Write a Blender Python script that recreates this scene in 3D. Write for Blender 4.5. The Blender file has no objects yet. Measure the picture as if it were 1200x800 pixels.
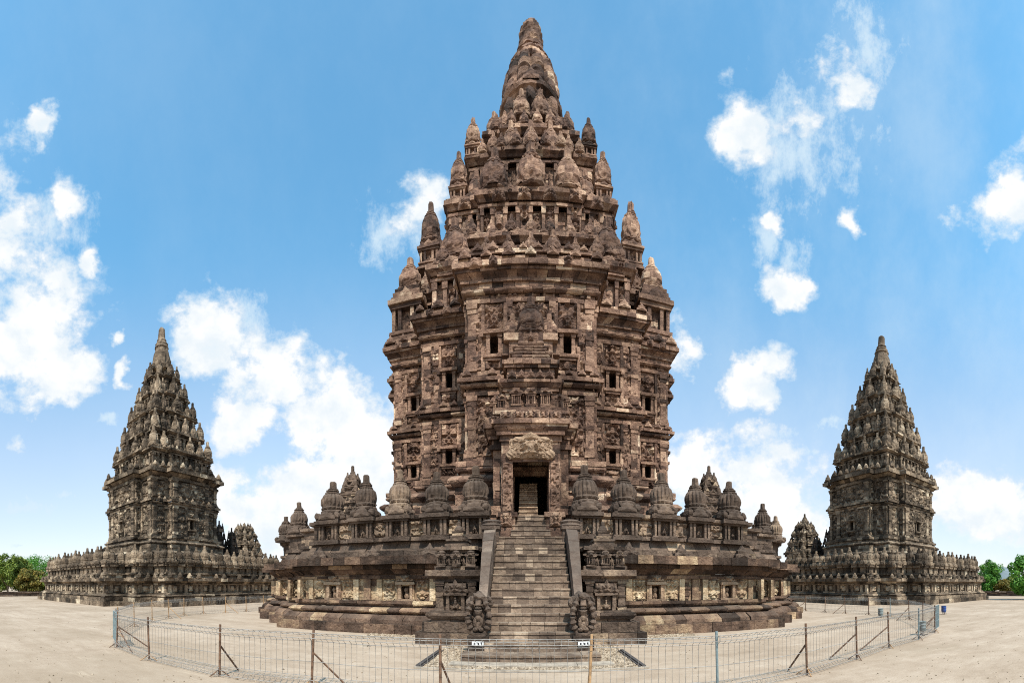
import bpy, math, random
import numpy as np
from mathutils import Vector, Matrix

# ------------------------------------------------------------------ camera, sky, sun, exposure
SC = bpy.context.scene
COL = SC.collection
F, X0, Y0, HC = 460.0, 622.0, 684.0, 2.0          # stitched panorama: pixels per radian, axis, horizon, eye height
cd = bpy.data.cameras.new('camera')
cam = bpy.data.objects.new('camera', cd)
COL.objects.link(cam)
SC.camera = cam
cam.location = (0, 0, HC)
cam.rotation_euler = (math.pi / 2, 0, 0)
cd.type = 'PANO'
cd.panorama_type = 'CENTRAL_CYLINDRICAL'
cd.central_cylindrical_range_u_min = -X0 / F
cd.central_cylindrical_range_u_max = (1200 - X0) / F
cd.central_cylindrical_range_v_min = (Y0 - 800) / F
cd.central_cylindrical_range_v_max = Y0 / F
cd.central_cylindrical_radius = 1.0
cd.clip_start = 0.05
cd.clip_end = 5000

SUN_DIR = Vector((0.20, -0.82, 1.16)).normalized()    # towards the sun
SUN_EL = math.asin(SUN_DIR.z)
SUN_AZ = math.atan2(SUN_DIR.x, SUN_DIR.y)              # clockwise from +Y
sl = bpy.data.lights.new('sun', 'SUN')
sl.energy = 5.0
sl.angle = math.radians(0.5)
sl.color = (1.0, 0.94, 0.86)
so = bpy.data.objects.new('sun', sl)
COL.objects.link(so)
so.rotation_euler = SUN_DIR.to_track_quat('Z', 'Y').to_euler()
so.location = (10, -20, 60)
SC.view_settings.view_transform = 'Standard'
SC.view_settings.look = 'None'
SC.view_settings.exposure = 0.25
SC.view_settings.gamma = 1.0
SC.view_settings.use_curve_mapping = False
SC.cycles.max_bounces = 6
SC.cycles.diffuse_bounces = 4
SC.cycles.use_adaptive_sampling = True
SC.cycles.adaptive_threshold = 0.006
SC.cycles.use_denoising = False
SC.cycles.pixel_filter_type = 'BLACKMAN_HARRIS'
SC.cycles.filter_width = 1.05


class NT:
    """small node-tree helper"""
    def __init__(s, tree):
        s.t = tree
        s.n = tree.nodes
        s.l = tree.links

    def add(s, kind, ins=None, **props):
        n = s.n.new(kind)
        for k, v in props.items():
            setattr(n, k, v)
        for k, v in (ins or {}).items():
            s.put(n.inputs[k], v)
        return n

    def put(s, sock, v):
        if isinstance(v, bpy.types.NodeSocket):
            s.l.new(v, sock)
        elif isinstance(v, bpy.types.Node):
            s.l.new(v.outputs[0], sock)
        else:
            sock.default_value = v

    def math(s, op, a, b=None, c=None, clamp=False):
        n = s.n.new('ShaderNodeMath')
        n.operation = op
        n.use_clamp = clamp
        for i, v in enumerate((a, b, c)):
            if v is not None:
                s.put(n.inputs[i], v)
        return n.outputs[0]

    def vmath(s, op, a, b=None):
        n = s.n.new('ShaderNodeVectorMath')
        n.operation = op
        s.put(n.inputs[0], a)
        if b is not None:
            s.put(n.inputs[1], b)
        return n.outputs['Value'] if op in ('LENGTH', 'DOT_PRODUCT', 'DISTANCE') else n.outputs[0]

    def noise(s, vec, scale, detail=4, rough=0.55, dim='3D', lac=2.0):
        n = s.add('ShaderNodeTexNoise', {'Scale': scale, 'Detail': detail, 'Roughness': rough, 'Lacunarity': lac})
        n.noise_dimensions = dim
        if vec is not None:
            s.put(n.inputs['Vector'], vec)
        return n

    def ramp(s, fac, stops, interp='LINEAR'):
        n = s.n.new('ShaderNodeValToRGB')
        cr = n.color_ramp
        cr.interpolation = interp
        while len(cr.elements) < len(stops):
            cr.elements.new(0.5)
        for e, (p, c) in zip(cr.elements, stops):
            e.position = p
            e.color = (c, c, c, 1) if isinstance(c, (int, float)) else (*c, 1)
        s.put(n.inputs[0], fac)
        return n.outputs[0]

    def mix(s, fac, a, b, mode='MIX'):
        n = s.n.new('ShaderNodeMix')
        n.data_type = 'RGBA'
        n.blend_type = mode
        s.put(n.inputs[0], fac)
        for k, v in ((6, a), (7, b)):
            if isinstance(v, tuple):
                v = (*v, 1) if len(v) == 3 else v
            s.put(n.inputs[k], v)
        return n.outputs[2]

    def smooth(s, v, lo, hi, a=0.0, b=1.0):
        n = s.add('ShaderNodeMapRange', {'Value': v, 'From Min': lo, 'From Max': hi, 'To Min': a, 'To Max': b})
        n.interpolation_type = 'SMOOTHSTEP'
        return n.outputs[0]


def make_world():
    w = bpy.data.worlds.new('World')
    SC.world = w
    w.use_nodes = True
    w.node_tree.nodes.clear()
    T = NT(w.node_tree)
    sky = T.add('ShaderNodeTexSky', sky_type='NISHITA', sun_disc=False, sun_elevation=SUN_EL, sun_rotation=SUN_AZ,
                air_density=1.0, dust_density=0.8, ozone_density=1.0, altitude=0)
    tc = T.add('ShaderNodeTexCoord')
    d = tc.outputs['Generated']
    sep = T.add('ShaderNodeSeparateXYZ', {0: d})
    r = T.math('SQRT', T.math('ADD', T.math('MULTIPLY', sep.outputs[0], sep.outputs[0]), T.math('MULTIPLY', sep.outputs[1], sep.outputs[1])))
    r = T.math('MAXIMUM', r, 0.05)
    az = T.math('ARCTAN2', sep.outputs[0], sep.outputs[1])
    tel = T.math('DIVIDE', sep.outputs[2], r)
    tint = T.mix(T.smooth(tel, 0.0, 0.9), (1.45, 1.22, 1.18), (0.97, 1.74, 1.73))
    hsv = T.mix(1.0, sky.outputs[0], tint, 'MULTIPLY')
    bg_sky = T.add('ShaderNodeBackground', {'Color': hsv, 'Strength': 0.15})
    # sky chart: azimuth and tangent of the elevation
    P = T.add('ShaderNodeCombineXYZ', {0: T.math('MULTIPLY', az, F / 100), 1: T.math('MULTIPLY', tel, F / 100), 2: 0.0}).outputs[0]
    n1 = T.noise(P, 0.9, 3, 0.5)
    n2 = T.noise(P, 3.2, 4, 0.6)
    warp = T.vmath('SUBTRACT', n1.outputs['Color'], (0.5, 0.5, 0.5))
    warp2 = T.vmath('SUBTRACT', n2.outputs['Color'], (0.5, 0.5, 0.5))
    Pw = T.vmath('ADD', P, T.vmath('MULTIPLY', warp, (0.9, 0.7, 0)))
    Pw = T.vmath('ADD', Pw, T.vmath('MULTIPLY', warp2, (0.35, 0.35, 0)))
    # clouds: azimuth px, height px, radii px, weight
    solid = [(10, 385, 125, 120), (-30, 280, 105, 130), (75, 425, 70, 58), (230, 392, 56, 60), (150, 432, 15, 30), (330, 440, 85, 75), (395, 490, 95, 80), (300, 490, 70, 55),
             (438, 530, 75, 100), (350, 590, 170, 75), (270, 560, 60, 45), (75, 222, 28, 28), (138, 392, 14, 12),
             (880, 150, 48, 56), (990, 100, 50, 56), (955, 138, 46, 24), (918, 335, 40, 32), (878, 447, 52, 48), (808, 398, 32, 44), (850, 555, 120, 75), (900, 600, 110, 60),
             (1190, 235, 75, 62), (1150, 590, 140, 62), (492, 240, 36, 48), (1005, 272, 17, 28), (42, 148, 24, 26), (84, 224, 34, 32), (112, 297, 16, 26), (892, 248, 16, 18)]
    wisp = [(40, 150, 26, 24), (110, 295, 14, 26), (60, 255, 40, 40), (290, 380, 30, 30), (30, 595, 75, 12), (970, 500, 30, 12), (902, 510, 26, 12), (945, 535, 30, 12),
            (120, 497, 18, 9), (920, 290, 26, 40), (950, 170, 80, 70), (1015, 60, 45, 60), (880, 270, 20, 40), (470, 270, 40, 40), (75, 575, 20, 8), (30, 635, 30, 8)]

    def field(bl):
        m = None
        for (x, y, rx, ry) in bl:
            v = T.vmath('SUBTRACT', Pw, ((x - X0) / 100, (Y0 - y) / 100, 0))
            v = T.vmath('LENGTH', T.vmath('MULTIPLY', v, (100 / rx, 100 / ry, 0)))
            m = v if m is None else T.math('MINIMUM', m, v)
        return T.math('SUBTRACT', 1.0, m)
    fb = T.noise(P, 1.2, 9, 0.54)
    fb2 = T.noise(T.vmath('ADD', P, (7.3, 2.1, 4.0)), 4.2, 10, 0.66)
    f1 = T.math('ADD', field(solid), T.math('MULTIPLY', T.math('SUBTRACT', fb.outputs[0], 0.5), 2.5))
    f1 = T.math('ADD', f1, T.math('MULTIPLY', T.math('SUBTRACT', fb2.outputs[0], 0.5), 1.15))
    den1 = T.smooth(f1, -0.1, 0.62, 0.0, 0.98)
    stretch = T.noise(T.vmath('ADD', T.vmath('MULTIPLY', P, (1.0, 0.55, 1.0)), (3.0, 9.0, 1.0)), 3.0, 10, 0.7)
    f2 = T.math('ADD', field(wisp), T.math('MULTIPLY', T.math('SUBTRACT', stretch.outputs[0], 0.42), 4.2))
    den2 = T.smooth(f2, 0.0, 1.5, 0.0, 0.85)
    # thin milky veil to the right and along the horizon
    veil = T.smooth(T.noise(T.vmath('MULTIPLY', P, (0.55, 0.3, 1)), 0.9, 8, 0.66).outputs[0], 0.34, 0.75, 0.0, 0.34)
    vr = T.smooth(az, -0.1, 1.1, 0.25, 1.0)
    hz = T.smooth(tel, 0.0, 0.9, 0.5, 0.02)
    den = T.math('MAXIMUM', T.math('MAXIMUM', den1, den2), T.math('ADD', T.math('MULTIPLY', veil, vr), hz))
    den = T.math('MULTIPLY', den, T.smooth(tel, -0.03, 0.01), clamp=True)
    shade = T.noise(T.vmath('ADD', P, (0.05, 0.25, 1.0)), 1.9, 6, 0.6)
    cl = T.ramp(T.math('MULTIPLY', shade.outputs[0], den1), [(0.12, (0.66, 0.80, 0.90)), (0.38, (0.80, 0.86, 0.90)), (0.56, (0.97, 0.97, 0.96))])
    bg_cl = T.add('ShaderNodeBackground', {'Color': cl, 'Strength': 0.92})
    mx = T.add('ShaderNodeMixShader', {0: den, 1: bg_sky.outputs[0], 2: bg_cl.outputs[0]})
    out = T.add('ShaderNodeOutputWorld', {0: mx})
    w.cycles.sampling_method = 'MANUAL'
    w.cycles.sample_map_resolution = 512


make_world()

# ------------------------------------------------------------------ materials


def new_mat(name):
    m = bpy.data.materials.new(name)
    m.use_nodes = True
    m.node_tree.nodes.clear()
    return m, NT(m.node_tree)


def finish(T, col, rough=0.9, bump=None, metal=0.0, spec=0.25, **kw):
    b = T.add('ShaderNodeBsdfPrincipled', {'Base Color': col, 'Roughness': rough, 'Metallic': metal, 'Specular IOR Level': spec})
    if bump is not None:
        T.put(b.inputs['Normal'], bump)
    for k, v in kw.items():
        T.put(b.inputs[k], v)
    T.add('ShaderNodeOutputMaterial', {0: b})


def stone(name, stops, stain=(0.6, 1.15), grain=1.0, lichen=(0.10, 0.082, 0.066), lich=0.5, obj_rand=False, bump=1.0):
    m, T = new_mat(name)
    geo = T.add('ShaderNodeNewGeometry')
    pos = geo.outputs['Position']
    tone = T.add('ShaderNodeAttribute', attribute_name='tone', attribute_type='GEOMETRY').outputs['Fac']
    if obj_rand:
        oi = T.add('ShaderNodeObjectInfo')
        tone = T.math('ADD', T.math('MULTIPLY', tone, 0.55), T.math('MULTIPLY', oi.outputs['Random'], 0.45))
    nb = T.noise(pos, 2.6 * grain, 5, 0.62)
    nf = T.noise(pos, 17 * grain, 4, 0.65)
    nm = T.noise(pos, 0.95 * grain, 6, 0.62)
    t2 = T.math('ADD', tone, T.math('MULTIPLY', T.math('SUBTRACT', nb.outputs[0], 0.5), 0.8))
    t2 = T.math('ADD', t2, T.math('MULTIPLY', T.math('SUBTRACT', nm.outputs[0], 0.5), 0.9))
    t2 = T.math('ADD', t2, T.math('MULTIPLY', T.math('SUBTRACT', nf.outputs[0], 0.5), 0.55), clamp=True)
    col = T.ramp(t2, stops)
    big = T.noise(pos, 0.42, 5, 0.6)
    st = T.smooth(big.outputs[0], 0.3, 0.66, stain[0] * 0.82, stain[1] * 1.05)
    col = T.mix(1.0, col, T.add('ShaderNodeCombineColor', {0: st, 1: st, 2: st}).outputs[0], 'MULTIPLY')
    # run-off streaks and lichen, weathered where rain settles
    sc = T.vmath('MULTIPLY', pos, (2.6, 2.6, 0.28))
    stre = T.smooth(T.noise(sc, 1.3, 5, 0.65).outputs[0], 0.52, 0.72, 0.0, lich)
    sepn = T.add('ShaderNodeSeparateXYZ', {0: geo.outputs['Normal']})
    up = T.math('MULTIPLY', T.smooth(sepn.outputs[2], 0.25, 0.9, 0.0, 0.45), T.smooth(nb.outputs[0], 0.35, 0.6))
    col = T.mix(T.math('MAXIMUM', stre, up), col, lichen)
    b0 = T.add('ShaderNodeBump', {'Height': T.noise(pos, 4.2 * grain, 3, 0.5).outputs[0], 'Distance': 0.16 * bump, 'Strength': 0.6})
    b1 = T.add('ShaderNodeBump', {'Normal': b0.outputs[0], 'Height': T.noise(pos, 9 * grain, 6, 0.7).outputs[0], 'Distance': 0.06 * bump, 'Strength': 0.75})
    vo = T.add('ShaderNodeTexVoronoi', {'Vector': pos, 'Scale': 11 * grain})
    b2 = T.add('ShaderNodeBump', {'Height': vo.outputs['Distance'], 'Distance': 0.035 * bump, 'Strength': 0.4, 'Normal': b1.outputs[0]})
    finish(T, col, 0.92, b2.outputs[0], spec=0.2)
    return m


WARM = [(0.0, (0.030, 0.019, 0.014)), (0.3, (0.093, 0.053, 0.038)), (0.52, (0.197, 0.116, 0.079)), (0.74, (0.335, 0.211, 0.142)), (0.9, (0.44, 0.305, 0.205)), (1.0, (0.53, 0.40, 0.285))]
PLAT = [(0.0, (0.032, 0.021, 0.015)), (0.28, (0.090, 0.056, 0.039)), (0.52, (0.182, 0.114, 0.075)), (0.74, (0.32, 0.218, 0.132)), (0.9, (0.47, 0.352, 0.218)), (1.0, (0.58, 0.46, 0.31))]
GREY = [(0.0, (0.032, 0.025, 0.018)), (0.28, (0.092, 0.067, 0.046)), (0.52, (0.205, 0.150, 0.102)), (0.74, (0.37, 0.277, 0.188)), (0.9, (0.50, 0.40, 0.28)), (1.0, (0.60, 0.49, 0.35))]
DARK = [(0.0, (0.036, 0.025, 0.019)), (0.35, (0.088, 0.061, 0.045)), (0.6, (0.155, 0.107, 0.077)), (0.85, (0.27, 0.19, 0.128)), (1.0, (0.40, 0.29, 0.19))]
M_WARM = stone('warm_andesite', WARM, lich=0.3, lichen=(0.095, 0.068, 0.052))
M_PLAT = stone('platform_andesite', PLAT, lich=0.35, lichen=(0.10, 0.08, 0.065))
M_DARK = stone('weathered_andesite', DARK, lich=0.35)
M_FIN = stone('finial_andesite', DARK, obj_rand=True, lich=0.3, bump=0.45)
M_ROOFFIN = stone('roof_finial_andesite', WARM, obj_rand=True, lich=0.3, bump=0.7)
M_GREY = stone('grey_andesite', GREY, stain=(0.5, 1.02), grain=0.6, bump=1.5, lichen=(0.08, 0.066, 0.05), lich=0.42)
M_GREYFIN = stone('grey_finial_andesite', GREY, stain=(0.55, 1.02), grain=0.6, obj_rand=True, bump=1.5, lichen=(0.08, 0.066, 0.05), lich=0.35)
M_PALE = stone('pale_carved_stone', [(0.0, (0.10, 0.064, 0.043)), (0.4, (0.22, 0.145, 0.095)), (0.7, (0.33, 0.225, 0.148)), (1.0, (0.46, 0.335, 0.225))], stain=(0.75, 1.1), lich=0.3)
M_STEP = stone('stair_andesite', [(0.0, (0.075, 0.053, 0.040)), (0.3, (0.130, 0.091, 0.066)), (0.6, (0.205, 0.145, 0.103)), (0.85, (0.33, 0.24, 0.17)), (1.0, (0.45, 0.34, 0.24))], stain=(0.8, 1.1), lich=0.2, lichen=(0.3, 0.24, 0.18), bump=0.6)
M_WING = stone('smooth_grey_stone', [(0.0, (0.072, 0.050, 0.038)), (0.45, (0.110, 0.077, 0.058)), (0.8, (0.20, 0.142, 0.105)), (1.0, (0.33, 0.245, 0.18))], stain=(0.7, 1.1), lich=0.35, bump=0.9)


def simple(name, col, rough=0.7, metal=0.0, var=0.3, scale=8.0, spec=0.4, bump=0.0):
    m, T = new_mat(name)
    geo = T.add('ShaderNodeNewGeometry')
    n = T.noise(geo.outputs['Position'], scale, 5, 0.6)
    lo = tuple(c * (1 - var) for c in col)
    hi = tuple(min(1, c * (1 + var)) for c in col)
    c = T.mix(T.smooth(n.outputs[0], 0.3, 0.7), lo, hi)
    bp = None
    if bump:
        bp = T.add('ShaderNodeBump', {'Height': n.outputs[0], 'Distance': bump, 'Strength': 0.6}).outputs[0]
    finish(T, c, rough, bp, metal, spec)
    return m


M_RUST = simple('rusty_steel', (0.125, 0.070, 0.042), 0.85, 0.0, 0.5, 12)
M_RUSTLT = simple('pale_rusty_steel', (0.33, 0.20, 0.10), 0.8, 0.0, 0.35, 12)
M_GALV = simple('galvanised_wire', (0.25, 0.235, 0.215), 0.65, 0.2, 0.35, 9)
M_BLUE = simple('blue_grey_paint', (0.155, 0.20, 0.205), 0.6, 0.0, 0.25, 10)
M_BINBLUE = simple('blue_plastic', (0.02, 0.06, 0.22), 0.4, 0.0, 0.25, 20, 0.5)
M_BINGREY = simple('grey_drum_paint', (0.19, 0.22, 0.215), 0.5, 0.1, 0.3, 15)
M_WHITE = simple('white_enamel', (0.78, 0.78, 0.76), 0.5, 0.0, 0.06, 20)
M_INK = simple('dark_lettering', (0.03, 0.03, 0.035), 0.7, 0.0, 0.1, 20)
M_BARK = simple('grey_brown_bark', (0.16, 0.12, 0.085), 0.95, 0.0, 0.4, 6, 0.1, 0.03)
M_KERB = simple('pale_concrete', (0.33, 0.275, 0.215), 0.9, 0.0, 0.25, 5, 0.2, 0.01)
M_PIPE = simple('dark_pipe', (0.07, 0.06, 0.055), 0.7, 0.0, 0.3, 9)
M_HILL = simple('distant_slope', (0.16, 0.19, 0.20), 1.0, 0.0, 0.25, 0.02, 0.0)


def leafmat(name, stops):
    m, T = new_mat(name)
    tone = T.add('ShaderNodeAttribute', attribute_name='tone', attribute_type='GEOMETRY').outputs['Fac']
    col = T.ramp(tone, stops)
    b = T.add('ShaderNodeBsdfPrincipled', {'Base Color': col, 'Roughness': 0.55, 'Specular IOR Level': 0.3})
    tr = T.add('ShaderNodeBsdfTranslucent', {'Color': col})
    mx = T.add('ShaderNodeMixShader', {0: 0.3, 1: b.outputs[0], 2: tr.outputs[0]})
    T.add('ShaderNodeOutputMaterial', {0: mx})
    return m


M_LEAF = leafmat('mid_green_leaves', [(0.0, (0.06, 0.11, 0.018)), (0.5, (0.18, 0.25, 0.04)), (0.85, (0.28, 0.32, 0.06)), (1.0, (0.36, 0.31, 0.06))])
M_LEAF_B = leafmat('bright_green_leaves', [(0.0, (0.03, 0.11, 0.014)), (0.5, (0.08, 0.23, 0.025)), (1.0, (0.16, 0.33, 0.04))])
M_LEAF_Y = leafmat('olive_yellow_leaves', [(0.0, (0.07, 0.08, 0.015)), (0.5, (0.17, 0.155, 0.03)), (0.9, (0.30, 0.20, 0.04)), (1.0, (0.42, 0.27, 0.03))])


def ground_mat():
    m, T = new_mat('dusty_paving')
    geo = T.add('ShaderNodeNewGeometry')
    pos = geo.outputs['Position']
    a = T.noise(pos, 0.35, 6, 0.6)
    b = T.noise(pos, 2.4, 7, 0.68)
    c = T.noise(pos, 22, 4, 0.7)
    str_ = T.noise(T.vmath('MULTIPLY', pos, (0.25, 1.0, 1.0)), 1.1, 6, 0.65)
    f = T.math('ADD', T.math('MULTIPLY', a.outputs[0], 0.35), T.math('MULTIPLY', b.outputs[0], 0.35))
    f = T.math('ADD', f, T.math('MULTIPLY', str_.outputs[0], 0.45))
    f = T.math('ADD', f, T.math('MULTIPLY', T.math('SUBTRACT', c.outputs[0], 0.5), 0.35))
    col = T.ramp(f, [(0.34, (0.225, 0.163, 0.112)), (0.52, (0.340, 0.256, 0.184)), (0.64, (0.405, 0.315, 0.234)), (0.80, (0.50, 0.41, 0.315))])
    patch = T.noise(pos, 0.11, 4, 0.6)
    col = T.mix(T.smooth(patch.outputs[0], 0.48, 0.66, 0.0, 0.55), col, (0.275, 0.205, 0.14))
    worn = T.noise(T.vmath('MULTIPLY', pos, (0.6, 2.6, 1.0)), 0.9, 8, 0.7)
    col = T.mix(T.smooth(worn.outputs[0], 0.56, 0.72, 0.0, 0.55), col, (0.49, 0.39, 0.285))
    # scattered dark pebbles
    vo = T.add('ShaderNodeTexVoronoi', {'Vector': pos, 'Scale': 3.1, 'Randomness': 1.0})
    sp = T.smooth(vo.outputs['Distance'], 0.02, 0.055, 0.55, 0.0)
    pick = T.math('GREATER_THAN', T.add('ShaderNodeSeparateColor', {0: vo.outputs['Color']}).outputs[0], 0.72)
    col = T.mix(T.math('MULTIPLY', sp, pick), col, (0.12, 0.085, 0.06))
    h = T.math('ADD', T.math('MULTIPLY', b.outputs[0], 0.5), T.math('MULTIPLY', c.outputs[0], 0.25))
    bp = T.add('ShaderNodeBump', {'Height': h, 'Distance': 0.05, 'Strength': 0.45})
    finish(T, col, 0.95, bp.outputs[0], spec=0.15)
    return m


M_GROUND = ground_mat()


def gravel_mat():
    m, T = new_mat('pale_gravel')
    tone = T.add('ShaderNodeAttribute', attribute_name='tone', attribute_type='GEOMETRY').outputs['Fac']
    col = T.ramp(tone, [(0.0, (0.13, 0.097, 0.066)), (0.4, (0.29, 0.222, 0.155)), (1.0, (0.45, 0.365, 0.27))])
    finish(T, col, 0.95, spec=0.15)
    return m


M_GRAVEL = gravel_mat()

# ------------------------------------------------------------------ mesh helpers
PERM = np.random.default_rng(7).random((64, 64))


def vnoise(x, y, seed=0):
    x = np.asarray(x, float) + seed * 3.71
    y = np.asarray(y, float) + seed * 5.13
    xi = np.floor(x).astype(int)
    yi = np.floor(y).astype(int)
    fx = x - xi
    fy = y - yi
    fx = fx * fx * (3 - 2 * fx)
    fy = fy * fy * (3 - 2 * fy)
    g = lambda a, b: PERM[a % 64, b % 64]
    return (g(xi, yi) * (1 - fx) + g(xi + 1, yi) * fx) * (1 - fy) + (g(xi, yi + 1) * (1 - fx) + g(xi + 1, yi + 1) * fx) * fy


def sstep(a, b, v):
    t = np.clip((v - a) / (b - a), 0, 1)
    return t * t * (3 - 2 * t)


class MB:
    def __init__(s, seed=1):
        s.v, s.f, s.t = [], [], []
        s.R = random.Random(seed)

    def tone(s):
        r = s.R.random()
        if r < 0.032:
            return s.R.uniform(0.82, 1.0)
        if r < 0.17:
            return s.R.uniform(0.08, 0.28)
        return min(1, max(0, s.R.gauss(0.49, 0.115)))

    def add(s, vs, fs, tone=None):
        o = len(s.v)
        s.v.extend(vs)
        t = s.tone() if tone is None else tone
        for f in fs:
            s.f.append([i + o for i in f])
        s.t.extend([t] * len(fs))

    def box(s, x0, x1, y0, y1, z0, z1, tone=None, j=0.012, rot=0.0, taper=0.0, piv=None):
        u = s.R.uniform
        cx, cy = (x0 + x1) / 2, (y0 + y1) / 2
        vs = []
        for z in (z0, z1):
            k = 1 - taper if z == z1 else 1
            for (x, y) in ((x0, y0), (x1, y0), (x1, y1), (x0, y1)):
                vs.append([cx + (x - cx) * k + u(-j, j), cy + (y - cy) * k + u(-j, j), z + u(-j, j)])
        if rot:
            c, sn = math.cos(rot), math.sin(rot)
            px, py = piv or (cx, cy)
            for q in vs:
                a, b = q[0] - px, q[1] - py
                q[0], q[1] = px + a * c - b * sn, py + a * sn + b * c
        s.add(vs, [(3, 2, 1, 0), (4, 5, 6, 7), (0, 1, 5, 4), (1, 2, 6, 5), (2, 3, 7, 6), (3, 0, 4, 7)], tone)

    def obox(s, c, u, n, w, d, z0, z1, tone=None, j=0.012):
        """box whose back lies on the wall at c=(x,y); u along the wall, n outwards; w wide, d deep"""
        a = (c[0] - u[0] * w / 2, c[1] - u[1] * w / 2)
        b = (c[0] + u[0] * w / 2, c[1] + u[1] * w / 2)
        R = s.R.uniform
        vs = []
        for z in (z0, z1):
            for (p, k) in ((a, d), (b, d), (b, -0.03), (a, -0.03)):
                vs.append((p[0] + n[0] * k + R(-j, j), p[1] + n[1] * k + R(-j, j), z + R(-j, j)))
        s.add(vs, [(3, 2, 1, 0), (4, 5, 6, 7), (0, 1, 5, 4), (1, 2, 6, 5), (2, 3, 7, 6), (3, 0, 4, 7)], tone)

    def lathe(s, prof, seg=16, c=(0, 0, 0), rib=None, noise=0.0, seed=0, tone=None, ribn=16, carve=0.0):
        """prof: list of (z, r); rib: list of rib amplitudes per ring"""
        n = len(prof)
        th = np.arange(seg) / seg * 2 * np.pi
        vs = []
        for k, (z, r) in enumerate(prof):
            amp = rib[k] if rib else 0
            rr = r * (1 - amp * (1 - np.abs(np.sin(th * ribn / 2)) ** 0.7)) if amp else np.full(seg, r)
            if carve and 0.14 < z < 0.64:
                fold = np.abs((th / (math.pi / 2)) % 1 - 0.5)
                rr = rr + carve * (sstep(0.42, 0.58, vnoise(fold * 5.5 + 2, np.full(seg, z * 15.0), seed + 2)) - 0.6)
            if noise:
                rr = rr + (vnoise(th * 3.2, np.full(seg, z * 5.0), seed + 1) - 0.5) * noise * 2
                rr = rr + (vnoise(th * 9, np.full(seg, z * 13.0), seed + 5) - 0.5) * noise * 1.1
                rr = np.maximum(rr, 0.01)
            for i in range(seg):
                vs.append((c[0] + rr[i] * math.cos(th[i]), c[1] + rr[i] * math.sin(th[i]), c[2] + z))
        fs = []
        for k in range(n - 1):
            for i in range(seg):
                j = (i + 1) % seg
                fs.append((k * seg + i, k * seg + j, (k + 1) * seg + j, (k + 1) * seg + i))
        fs.append(tuple((n - 1) * seg + i for i in range(seg)))
        fs.append(tuple(reversed(range(seg))))
        s.add(vs, fs, tone)

    def blob(s, c, r, seed=0, noise=0.15, nu=12, nv=8, tone=None):
        vs, fs = [], []
        for j in range(nv + 1):
            ph = math.pi * j / nv
            for i in range(nu):
                th = 2 * math.pi * i / nu
                d = Vector((math.sin(ph) * math.cos(th), math.sin(ph) * math.sin(th), math.cos(ph)))
                k = 1 + noise * (float(vnoise(d.x * 2 + d.z * 1.3 + 9, d.y * 2 - d.z + 4, seed)) - 0.5) * 2
                vs.append((c[0] + d.x * r[0] * k, c[1] + d.y * r[1] * k, c[2] + d.z * r[2] * k))
        for j in range(nv):
            for i in range(nu):
                i2 = (i + 1) % nu
                fs.append((j * nu + i, (j + 1) * nu + i, (j + 1) * nu + i2, j * nu + i2))
        s.add(vs, fs, tone)

    def tube(s, pts, r, seg=6, tone=None):
        pts = [Vector(p) for p in pts]
        rs = r if isinstance(r, (list, tuple)) else [r] * len(pts)
        vs, fs = [], []
        for k, p in enumerate(pts):
            d = (pts[min(k + 1, len(pts) - 1)] - pts[max(k - 1, 0)]).normalized()
            a = d.cross(Vector((0, 0, 1)))
            if a.length < 0.05:
                a = d.cross(Vector((1, 0, 0)))
            a.normalize()
            b = d.cross(a)
            for i in range(seg):
                t = 2 * math.pi * i / seg
                vs.append(tuple(p + (a * math.cos(t) + b * math.sin(t)) * rs[k]))
        for k in range(len(pts) - 1):
            for i in range(seg):
                j = (i + 1) % seg
                fs.append((k * seg + i, k * seg + j, (k + 1) * seg + j, (k + 1) * seg + i))
        fs.append(tuple(range(seg)))
        fs.append(tuple((len(pts) - 1) * seg + i for i in reversed(range(seg))))
        s.add(vs, fs, tone)

    def relief(s, c, u, n, w, h, z0, amp=0.1, res=0.06, feat=0.26, seed=0, style='leaf', tone=None, mirror=True):
        """carved panel: a height field on the wall, mirrored about its own axis"""
        nu = max(4, int(w / res))
        nv = max(4, int(h / res))
        U, V = np.meshgrid(np.linspace(-w / 2, w / 2, nu + 1), np.linspace(0, h, nv + 1))
        a = np.abs(U) if mirror else U
        n1 = vnoise(a / feat + 3, V / feat, seed)
        n2 = vnoise(a / feat * 2.3 + 11, V / feat * 2.3, seed + 3)
        m = n1 * 0.6 + n2 * 0.4
        H = sstep(0.40, 0.60, m) * 0.75 + n2 * 0.25
        if style == 'face':           # broad mask: eyes, nose, jaw, curled mane
            X = U / (w / 2)
            Y = V / h
            e = np.exp(-(((np.abs(X) - 0.26) / 0.13) ** 2 + ((Y - 0.58) / 0.12) ** 2))
            ns = np.exp(-((X / 0.13) ** 2 + ((Y - 0.42) / 0.16) ** 2))
            jw = np.exp(-((X / 0.42) ** 2 + ((Y - 0.22) / 0.07) ** 2))
            br = np.exp(-(((np.abs(X) - 0.30) / 0.22) ** 2 + ((Y - 0.75) / 0.06) ** 2))
            dome = np.clip(1 - X ** 2 - ((Y - 0.4) / 0.75) ** 2, 0, 1)
            H = np.clip(e + ns * 1.1 + jw * 0.8 + br * 0.7 + dome * 0.5 + 0.35 * H, 0, 1.7) / 1.3
        if style == 'figure':
            X = U / (w / 2)
            Y = V / h
            hd = np.exp(-((X / 0.2) ** 2 + ((Y - 0.80) / 0.10) ** 2) ** 2)
            bd = np.exp(-((X / (0.28 + 0.1 * np.sin(Y * 9))) ** 2 + ((Y - 0.48) / 0.25) ** 2) ** 2)
            lg = np.exp(-(((np.abs(X) - 0.2) / 0.15) ** 2 + ((Y - 0.15) / 0.2) ** 2) ** 2)
            H = np.clip(hd + bd + lg, 0, 1) * 0.9 + 0.25 * H
        R = np.random.default_rng(seed + 17)
        H = H + R.normal(0, 0.05, H.shape)
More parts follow.
